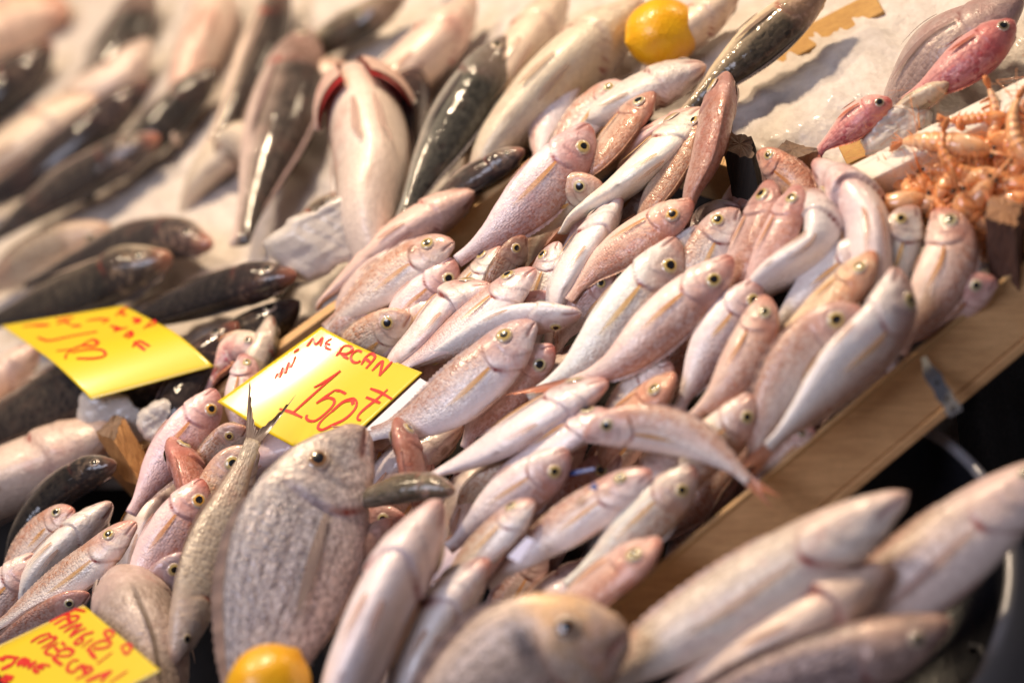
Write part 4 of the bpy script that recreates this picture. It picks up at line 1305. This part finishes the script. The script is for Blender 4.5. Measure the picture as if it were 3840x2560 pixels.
bass([(1205, 345), (1130, 385), (1040, 440), (960, 500)], 70, 55, .5, 'reddish headed dark fish beside the yellow post', (3.2, 1.7, 1.5))

for sp, w, rl, ly, lb, tn in (
        ([(520, -40), (480, 60), (430, 180), (400, 280)], 110, -80, .8, 'pale fish with a pink cast standing among the dark bass', (1.05, .95, .92)),
        ([(345, 90), (280, 170), (180, 230), (80, 330)], 90, -95, 1.2, 'pale belly with an orange gill in the upper left', (1.02, .92, .86)),
        ([(240, 215), (120, 290), (0, 370), (-90, 420)], 120, -90, .6, 'cream belly between the two black bass on the left', (1.0, .9, .8)),
        ([(150, 20), (80, 40), (-60, 110)], 130, -85, 0, 'cream fish in the far top left corner', (1.0, .9, .78)),
        ([(640, 380), (560, 330), (470, 400)], 100, -90, -.5, 'pale belly lying behind the upright grey mullet', (.95, .85, .8)),
        ([(1090, -10), (1010, 90), (930, 170), (850, 260)], 120, -85, .4, 'cream fish under the bright silver ribbon', (1.05, .95, .8)),
        ([(1480, 0), (1350, 120), (1230, 240), (1130, 360)], 150, -75, 1.0, 'large pale fish left of the far lemon', (1.02, .92, .85)),
        ([(1300, -20), (1240, 60), (1170, 160), (1110, 250)], 110, -85, .2, 'cream fish behind the red brown snouted mullet', (1.0, .9, .82)),
        ([(1622, 150), (1520, 195), (1410, 250), (1290, 320)], 96, -88, 1.4, 'white belly lying just below the far lemon', (1.08, 1.02, .98)),
        ([(1620, 250), (1560, 290), (1470, 350)], 78, -60, .2, 'pink tinted fish behind the tan backed bream', (1.05, .8, .78)),
        ([(800, 150), (700, 200), (610, 300)], 90, -90, -.2, 'cream belly behind the thick upright mullet', (1.0, .9, .8)),
        ([(1090, 440), (960, 520), (850, 600), (740, 690)], 92, -80, .2, 'pinkish belly running along the outside of the left board', (1.02, .86, .84)),
        ([(1010, 560), (900, 600), (800, 690)], 80, -80, -1.0, 'pale fish wedged between ice lump and left board', (.98, .88, .84)),
        ([(280, 975), (120, 1060), (-60, 1150)], 160, -82, .2, 'large blushing pale belly at the left edge', (1.02, .88, .86)),
        ([(92, 790), (30, 850), (-50, 930)], 92, -70, 1.4, 'pinkish white fish end poking out under the 180 card', (1.05, .9, .9)),
        ([(255, 520), (110, 590), (-60, 680)], 120, 150, .2, 'grey pale fish behind the grey brown bass', (.8, .72, .65)),
        ([(2352, -10), (2260, 60), (2150, 130)], 150, 40, .0, 'purple grey fish in the top right corner', (.62, .52, .55)),
        ([(2180, 190), (2120, 225), (2060, 265)], 50, -60, .6, 'small pale fish under the dark red one', (.95, .85, .75)),
        ([(1700, -30), (1620, 40), (1540, 110)], 90, -80, .0, 'cream fish behind the far lemon', (1.0, .92, .82)),
        ):
    fish('pale_fish', 'white', sp, w, rl, ly, lb, tn, 'fish', G4, lod=0, tail=False, eyes='purple' not in lb)

# the fish held open to show its gills
bf, surf, H_, L_ = fish('open_gilled_fish', 'white', [(812, 168), (845, 290), (855, 400), (850, 520)], 172, -88, 2.2, 'white fish with its gill covers spread to show red gills',
                        (1.1, .98, .94), 'fish', G4, lod=0, tail=False, lift=3.5)
for sgn, xo in ((1, 0), (-1, 0)):
    for nm, mt, k0, k1 in (('gill_cover', MATS['white'], .50, .66), ('gill', M_GILL, .38, .73)):
        s, t_ = np.meshgrid(np.linspace(0, 1, 14), np.linspace(-1, 1, 12), indexing='ij')
        u = .06 + .33 * s * k1
        th_ = math.pi * (1 - sgn * (.28 + .18 * t_ * 1.0))
        q, nq, *_ = surf(u, th_, 0.0)
        lift_ = (.30 * H_ * np.sin(s * math.pi * .55)**1.5 * k0 * (1 - .25 * t_ * sgn * 0))[..., None]
        q = q + nq * lift_ * .55
        a = q.reshape(-1, 3)
        b = (q + nq * .0025).reshape(-1, 3)
        f = grid_faces(14, 12)
        ff = f + [tuple(reversed([i + len(a) for i in x])) for x in f]
        z = np.zeros(2 * len(a))
        mesh_obj(nm, np.r_[a, b], ff, mt, bf, dict(vd=z - .6, lon=z + .2, gill=z, mouth=z, sock=z), color=(1.0, .8, .76))

# fish buried low in the crate; those that nothing of shows are taken away again
r4 = random.Random(21)
buried = []
for gy in range(12):
    for gx in range(16):
        x, y = 250 + gx * 140 + (gy % 2) * 70 + r4.uniform(-25, 25), 330 + gy * 98 + r4.uniform(-20, 20)
        if y < 910 - .725 * (x - 490) + 75 or y > 1385 - .815 * (x - 1420) - 45 or y < 480 + .31 * (x - 2035) + 30 or y > 1060 + .29 * (x - 290) + 60:
            continue
        a = math.atan2(.72, .7) + r4.gauss(0, .25)
        dx, dy = 130 * math.cos(a), -130 * math.sin(a)
        rl = r4.choice((5, 20, -95, 190, 60, 160))
        b_ = fish('pink_bream', 'pandora', [(x + dx * .5, y + dy * .5), (x, y), (x - dx, y - dy)], r4.uniform(92, 112), rl, r4.uniform(-4.2, -2.2),
                  'pink bream buried low in the crate, glimpsed only through gaps in the heap', (1, .9, .88), 'fish', G1, lift=2, lod=0, tail=False)[0]
        buried.append(b_)
G5 = 'red fish on the ice by the foam box'
fish('red_fish', 'red', [(2048, 230), (1995, 262), (1945, 298), (1890, 338)], 84, 45, 1.4, 'white and red fish with a dark eye lying in the ice', (1.05, .78, .76), 'fish', G5, lod=0, lift=2, em='eye_dark')
fish('red_fish', 'red', [(2332, 48), (2250, 118), (2165, 178), (2075, 235)], 108, 40, 1.6, 'dark red fish with a bright red snout near the top right', (.9, .55, .6), 'fish', G5, lod=0, tail=False, lift=2, em='eye_dark')
fish('red_mullet', 'red', [(600, 800), (540, 800), (492, 850), (470, 915)], 76, 60, 1.4, 'coral red mullet curled beside the left crate board', (1.35, 1.5, 1.35), 'fish', 'small fish beside the left crate board', lod=0, tail=False, lift=1.0)
fish('red_mullet', 'pandora', [(558, 812), (558, 870), (548, 940)], 76, 20, 2.2, 'upright pink fish with a red open mouth by the left crate board', (1.05, .85, .85), 'fish', 'small fish beside the left crate board', tail=False, agape=.3)
fish('silver_fish', 'scad', [(622, 722), (615, 770), (590, 850)], 72, -60, .2, 'blurred silver grey fish upright between board and black bass', (2.8, 2.5, 2.3), 'fish', 'small fish beside the left crate board', lod=0, tail=False)
v = []
nn_ = 24
cpts = catmull([np.array(P(x, y, h)) for x, y, h in ((1075, -30, .05), (1010, 50, .055), (955, 100, .06), (915, 145, .055))], nn_)
M_SILV = plain('bright_silver_skin', (0.62, 0.66, 0.72), 0.22, metal=0.7, coat=0.6, var=0.06)
for i in range(nn_):
    tg = unit(cpts[min(i + 1, nn_ - 1)] - cpts[max(i - 1, 0)])
    vw = unit(np.array(CLOC) - cpts[i])
    sd = unit(np.cross(tg, vw))
    wd = .008 * (.5 + .8 * math.sin(math.pi * min(.93, .12 + i / nn_ * .85)))
    for j in range(14):
        a = 2 * math.pi * j / 14
        v.append(cpts[i] + sd * wd * math.cos(a) + vw * wd * .5 * math.sin(a))
tag(mesh_obj('ribbon_fish', v, grid_faces(nn_, 14, True) + [tuple(range(14)), tuple((nn_ - 1) * 14 + j for j in range(13, -1, -1))], M_SILV),
    'thin bright silver ribbon of fish at the top centre', 'fish', G4)

# ------------------------------------------------------------------ ice lumps
ice_lump([(612, 560), (660, 520), (740, 490), (800, 448), (870, 445), (925, 480), (920, 520), (850, 560), (770, 600), (715, 650), (660, 640), (640, 600)], .034, .022, 'big grey lump of ice left of the crate', 1)
ice_lump([(195, 930), (222, 888), (270, 895), (310, 930), (328, 980), (340, 1020), (260, 1050), (210, 1010)], .030, .012, 'ice chunk behind the sawn corner post', 2)
ice_lump([(320, 960), (350, 930), (400, 918), (425, 940), (400, 1000), (350, 1020), (325, 1000)], .024, .012, 'smaller ice chunk touching the amber eyed bream', 3)
ice_lump([(1975, 300), (2020, 262), (2090, 240), (2150, 262), (2130, 310), (2060, 345), (1990, 360)], .0, .022, 'pale ice lump against the foam box', 4)

# ------------------------------------------------------------------ lemons


def lemon(x, y, r, h, label, rot):
    c = np.array(P(x, y, h))
    rm = r * mpp(x, y, h)
    nu, nv = 36, 48
    v = []
    ax = unit(np.array(CR) * math.cos(rot) + np.array(CU) * math.sin(rot) + np.array(CF) * .3)
    b1 = unit(np.cross(ax, np.array(CF)))
    b2 = np.cross(ax, b1)
    for i in range(nu):
        la = math.pi * i / (nu - 1) - math.pi / 2
        z = math.sin(la)
        k = math.cos(la)**.92 if abs(la) < math.pi / 2 - 1e-6 else 0
        nip = .10 * math.exp(-((1 - abs(z)) / .012))
        for j in range(nv):
            a = 2 * math.pi * j / nv
            w = 1 + .012 * math.sin(3 * a + 5 * z) + .008 * math.sin(7 * a - 4 * z)
            v.append(c + ax * (z * rm * (1.05 + nip)) + (b1 * math.cos(a) + b2 * math.sin(a)) * (rm * k * w * .97))
    e = empty('lemon', Vector(c))
    tag(e, label, 'lemon')
    mesh_obj('peel', v, grid_faces(nu, nv, True), M_LEMON, e)
    p = c + ax * rm * 1.15
    v = [tuple(p + (b1 * math.cos(a) + b2 * math.sin(a)) * rm * .08 * q + ax * rm * (.02 + .03 * (1 - q))) for q in (1, .5) for a in np.linspace(0, 2 * math.pi, 12, endpoint=False)]
    mesh_obj('stem_scar', v, grid_faces(2, 12, True) + [tuple(range(12, 24))], M_POST, e)


lemon(1521, 76, 82, .03, 'yellow lemon on the far fish at the top', .3)
lemon(616, 1578, 98, .13, 'orange yellow lemon at the bottom edge on the striped bream', .9)

# ------------------------------------------------------------------ foam box and shrimps
fb = empty('foam_box', P(2150, 300, 0))
tag(fb, 'white foam box of shrimps on ice at the right edge', 'box')
A, B = Vector(P(1905, 403, .03)), Vector(P(2520, 92, .03))
A2, B2 = Vector(P(1936, 444, .035)), Vector(P(2520, 154, .035))
box_between('rim', [A, B, B2, A2], -UPN * .024, M_FOAM, fb, bevel=.003)
v = []
for i in range(60):
    for j in range(40):
        x = 1950 + 570 * i / 59
        y = 446 - .497 * (x - 1936) + 14 + 360 * j / 39
        v.append(tuple(P(x, y, -0.02 + .006 * lump_noise(x, y, 40) + .004 * lump_noise(x, y, 13))))
o = mesh_obj('ice_bed', v, grid_faces(60, 40), M_ICE, fb)


def tube(path, rad_, ns=10):
    path = np.array(path, float)
    n = len(path)
    tg = unit(np.gradient(path, axis=0))
    up = np.array([0.0, 1.0, 0.0])
    v = []
    for i in range(n):
        s = unit(np.cross(tg[i], up)) if abs(np.dot(tg[i], up)) < .99 else np.array([1.0, 0, 0])
        q = np.cross(s, tg[i])
        r_ = rad_[i] if hasattr(rad_, '__len__') else rad_
        ra, rb_ = (r_ if hasattr(r_, '__len__') else (r_, r_))
        for j in range(ns):
            a = 2 * math.pi * j / ns
            v.append(path[i] + s * math.cos(a) * ra + q * math.sin(a) * rb_)
    f = grid_faces(n, ns, True) + [tuple(reversed(range(ns))), tuple((n - 1) * ns + j for j in range(ns))]
    return v, f


def join(parts):
    V, F = [], []
    for v, f in parts:
        b = len(V)
        V += [tuple(x) for x in v]
        F += [tuple(i + b for i in q) for q in f]
    return V, F


def make_shrimp(curl, seed):
    """Along an arc in the xz plane, y sideways: carapace with beak, six-ringed abdomen, tail fan, feelers, legs, eyes."""
    r2 = np.random.default_rng(seed)
    root = empty('shrimp', (0, 0, 0))
    Lb = .062
    n = 60
    th = np.linspace(0, curl, n)
    rr = Lb / curl
    s = np.linspace(0, 1, n)
    path = np.stack([rr * np.sin(th), np.zeros(n), rr * (np.cos(th) - 1)], -1)      # curls downward
    prof_ = np.interp(s, [0, .03, .12, .3, .45, .7, .9, 1], [.0018, .0038, .0066, .0080, .0074, .0060, .0042, .0028])
    cut = int(n * .40)
    ringk = 1 + .07 * np.sin((s - .4) / .6 * 6 * 2 * math.pi) * (s > .4)
    v, f = tube(path[:cut + 2], [(a * .82, a) for a in prof_[:cut + 2]], 14)
    beak, bf_ = tube([(0.001, 0, .001), (-.010, 0, .0035), (-.022, 0, .0060)], [.0018, .0011, .0002], 6)
    V, F = join([(v, f), (beak, bf_)])
    mesh_obj('carapace', V, F, M_SHRIMP, root)
    v, f = tube(path[cut:], [(a * k * .8, a * k) for a, k in zip(prof_[cut:], ringk[cut:])], 14)
    mesh_obj('abdomen', v, f, M_SHRIMP, root)
    tg = unit(path[-1] - path[-2])
    nm = np.array([-tg[2], 0, tg[0]])
    parts = []
    for k in (-2, -1, 0, 1, 2):
        d = unit(tg + np.array([0, .30 * k, 0]))
        w_ = np.array([-d[1], d[0], 0]) if abs(d[2]) < .99 else np.array([0, 1, 0])
        w_ = unit(np.cross(d, nm))
        pts_ = [path[-1] + d * q * .013 + nm * .0004 * abs(k) for q in (0, .35, .7, 1)]
        parts.append(tube(pts_, [(.0010, .0004), (.0022, .0004), (.0024, .0004), (.0008, .0003)], 6))
    V, F = join(parts)
    mesh_obj('tail_fan', V, F, M_FEEL, root)
    for sg in (-1, 1):
        c_ = np.array([-.001, sg * .0030, .0022])
        v = [c_ + .0016 * np.array([math.cos(a) * math.cos(b), math.sin(a) * math.cos(b), math.sin(b)]) for b in np.linspace(-1.57, 1.57, 7) for a in np.linspace(0, 2 * math.pi, 10, endpoint=False)]
        mesh_obj('eye', v, grid_faces(7, 10, True), M_BEAD, root)
    for sg in (-1, 1):
        p0 = np.array([-.002, sg * .0015, -.0005])
        pts_ = [p0 + np.array([-.012 * q - .03 * q * q, sg * .010 * q + .02 * q * q * r2.normal(), .012 * q - .03 * q * q * r2.random()]) * 1.4 for q in np.linspace(0, 1, 12)]
        v, f = tube(pts_, list(np.linspace(.0005, .00018, 12)), 5)
        mesh_obj('antenna', v, f, M_FEEL, root)
    for sg in (-1, 1):
        for k in range(5):
            b0 = path[int(6 + k * 4.5)] + np.array([0, sg * .003, -.004])
            kn = b0 + np.array([-.003 + .001 * k, sg * .003, -.006]) + r2.normal(0, .0008, 3)
            tip = kn + np.array([-.008, -sg * .002, -.006]) + r2.normal(0, .0012, 3)
            v, f = tube([b0, kn, tip], [.0008, .0006, .0002], 5)
            mesh_obj('leg', v, f, M_FEEL, root)
    parts = []
    for k in range(5):
        b0 = path[cut + 4 + k * 6]
        for sg in (-1, 1):
            dn = unit(np.array([-math.sin(th[cut + 4 + k * 6]), 0, -math.cos(th[cut + 4 + k * 6])]))
            parts.append(tube([b0 + dn * .003 + np.array([0, sg * .002, 0]), b0 + dn * .010 + np.array([-.002, sg * .003, 0])], [(.0014, .0005), (.0005, .0003)], 5))
    V, F = join(parts)
    mesh_obj('swimmerets', V, F, M_FEEL, root)
    return root


def copy_tree(o, parent=None):
    c = o.copy()
    col.objects.link(c)
    if parent is not None:
        c.parent = parent
    for ch in o.children:
        copy_tree(ch, c)
    return c


protos = [make_shrimp(1.0, 1), make_shrimp(1.7, 2), make_shrimp(2.5, 3), make_shrimp(.5, 4)]
GS = 'orange shrimps heaped in the foam box'
named = [
    (2112, 395, .9, (-.4, .9), 'shrimp standing up with its beak in the air at the left of the heap', 3, .035),
    (2050, 395, .75, (-.45, .9), 'lone orange shrimp beak up against the foam wall', 3, .02),
    (2110, 300, .6, (-.25, .95), 'shrimp with an amber beak across the foam rim', 3, .015),
    (2250, 352, 1.15, (-.85, -.5), 'long curved shrimp lying along the top of the heap', 1, .03),
    (2130, 455, 1.1, (.9, .1), 'shrimp lying flat at the near left of the heap', 0, .03),
    (2205, 440, 1.4, (-.25, 1), 'large glossy shrimp upright at the front of the heap', 1, .05),
    (2330, 305, 1.2, (.3, .9), 'curled shrimp at the top right edge of the heap', 2, .03),
    (2330, 265, .8, (.95, .2), 'thin orange shrimp at the very top of the heap', 3, .025),
    (2275, 350, 1.15, (.95, -.3), 'dark eyed shrimp near the right end of the heap', 0, .04),
    (2280, 415, 1.1, (.7, .7), 'pale pink shrimp lying slantwise at mid heap', 1, .045),
    (2270, 480, 1.2, (-.95, .2), 'curled coral shrimp beside the dark brown post', 2, .05),
]
used = set()


def place_shrimp(x, y, sc, d2, label, k, h, spin):
    if k in used:
        o = copy_tree(protos[k])
    else:
        o = protos[k]
        used.add(k)
    hd = (CR * d2[0] + CU * d2[1]).normalized()
    vz = (CLOC - P(x, y, h)).normalized()
    xa = (-hd).normalized()                     # body runs from head towards +x
    zz = (vz - xa * vz.dot(xa)).normalized()
    ya = zz.cross(xa)
    m = Matrix((xa, ya, zz)).transposed() @ Matrix.Rotation(spin, 3, 'X')
    o.matrix_world = Matrix.Translation(P(x, y, h)) @ m.to_4x4() @ Matrix.Diagonal((sc, sc, sc, 1))
    tag(o, label, 'shrimp', GS)


for i, (x, y, sc, d2, lb, k, h) in enumerate(named):
    place_shrimp(x, y, sc * 1.0, d2, lb, k, h, rng.uniform(-1.2, 1.2))
r3 = random.Random(3)
spots = []
for i in range(900):
    x, y = r3.uniform(2075, 2400), r3.uniform(255, 540)
    top = 482 - .60 * (x - 2060)
    if y < max(top, 292) or y > 430 + .33 * (x - 2060):
        continue
    if all((x - a)**2 + (y - b)**2 > 19**2 for a, b in spots):
        spots.append((x, y))
for i, (x, y) in enumerate(spots[:110]):
    a = r3.gauss(.5, 1.0) + (math.pi if r3.random() < .4 else 0)
    place_shrimp(x, y, r3.uniform(.75, 1.1), (math.cos(a), math.sin(a)), 'orange shrimp tangled among the others in the foam box heap', r3.choice((0, 1, 2, 1)),
                 -.002 + r3.random() * .038, r3.uniform(-1.7, 1.7))

# ------------------------------------------------------------------ plastic scraps


def scrap(label, cs, h, mat, name='plastic_scrap', cat='plastic'):
    Q = [Vector(P(x, y, h)) for x, y in cs]
    nrm = (Q[1] - Q[0]).cross(Q[3] - Q[0]).normalized()
    o = box_between(name, Q, nrm * .0008, mat, None, bevel=0)
    tag(o, label, cat)


scrap('tiny blue plastic tag stuck in a bream gill', [(1352, 1121), (1364, 1106), (1374, 1116), (1366, 1126)], .088, M_BLUE)
scrap('blue strip of plastic behind the glassy eyed bream', [(1305, 1082), (1365, 1072), (1366, 1079), (1306, 1093)], .052, M_BLUE)
scrap('pale lilac plastic sliver between two bream', [(1166, 1278), (1210, 1232), (1228, 1240), (1192, 1292)], .085, M_LILAC)
scrap('white underside of a card below the yellow 150 card', [(965, 868), (985, 880), (870, 985), (835, 990)], .045, M_CARDBACK, 'white_card', 'card')

# ------------------------------------------------------------------ drop buried fish that do not show at all
bpy.context.view_layer.update()
dg = bpy.context.evaluated_depsgraph_get()
seen = {}
for i in range(210):
    for j in range(140):
        X, Y = (i + .5) / 210 * 3840, (j + .5) / 140 * 2560
        d = (CF + CR * ((X - 1920) / FPX) - CU * ((Y - 1280) / FPX)).normalized()
        ok, loc, nr, fi, ob, mt_ = scene.ray_cast(dg, CLOC, d)
        if ok:
            r_ = ob.parent or ob
            seen[r_.name] = seen.get(r_.name, 0) + 1
SEEN = seen
drop = [b_ for b_ in buried if seen.get(b_.name, 0) < 8]
drop_names = {b_.name for b_ in drop}
bpy.data.batch_remove([o for o in scene.objects if o.parent and o.parent.name in drop_names] + drop)
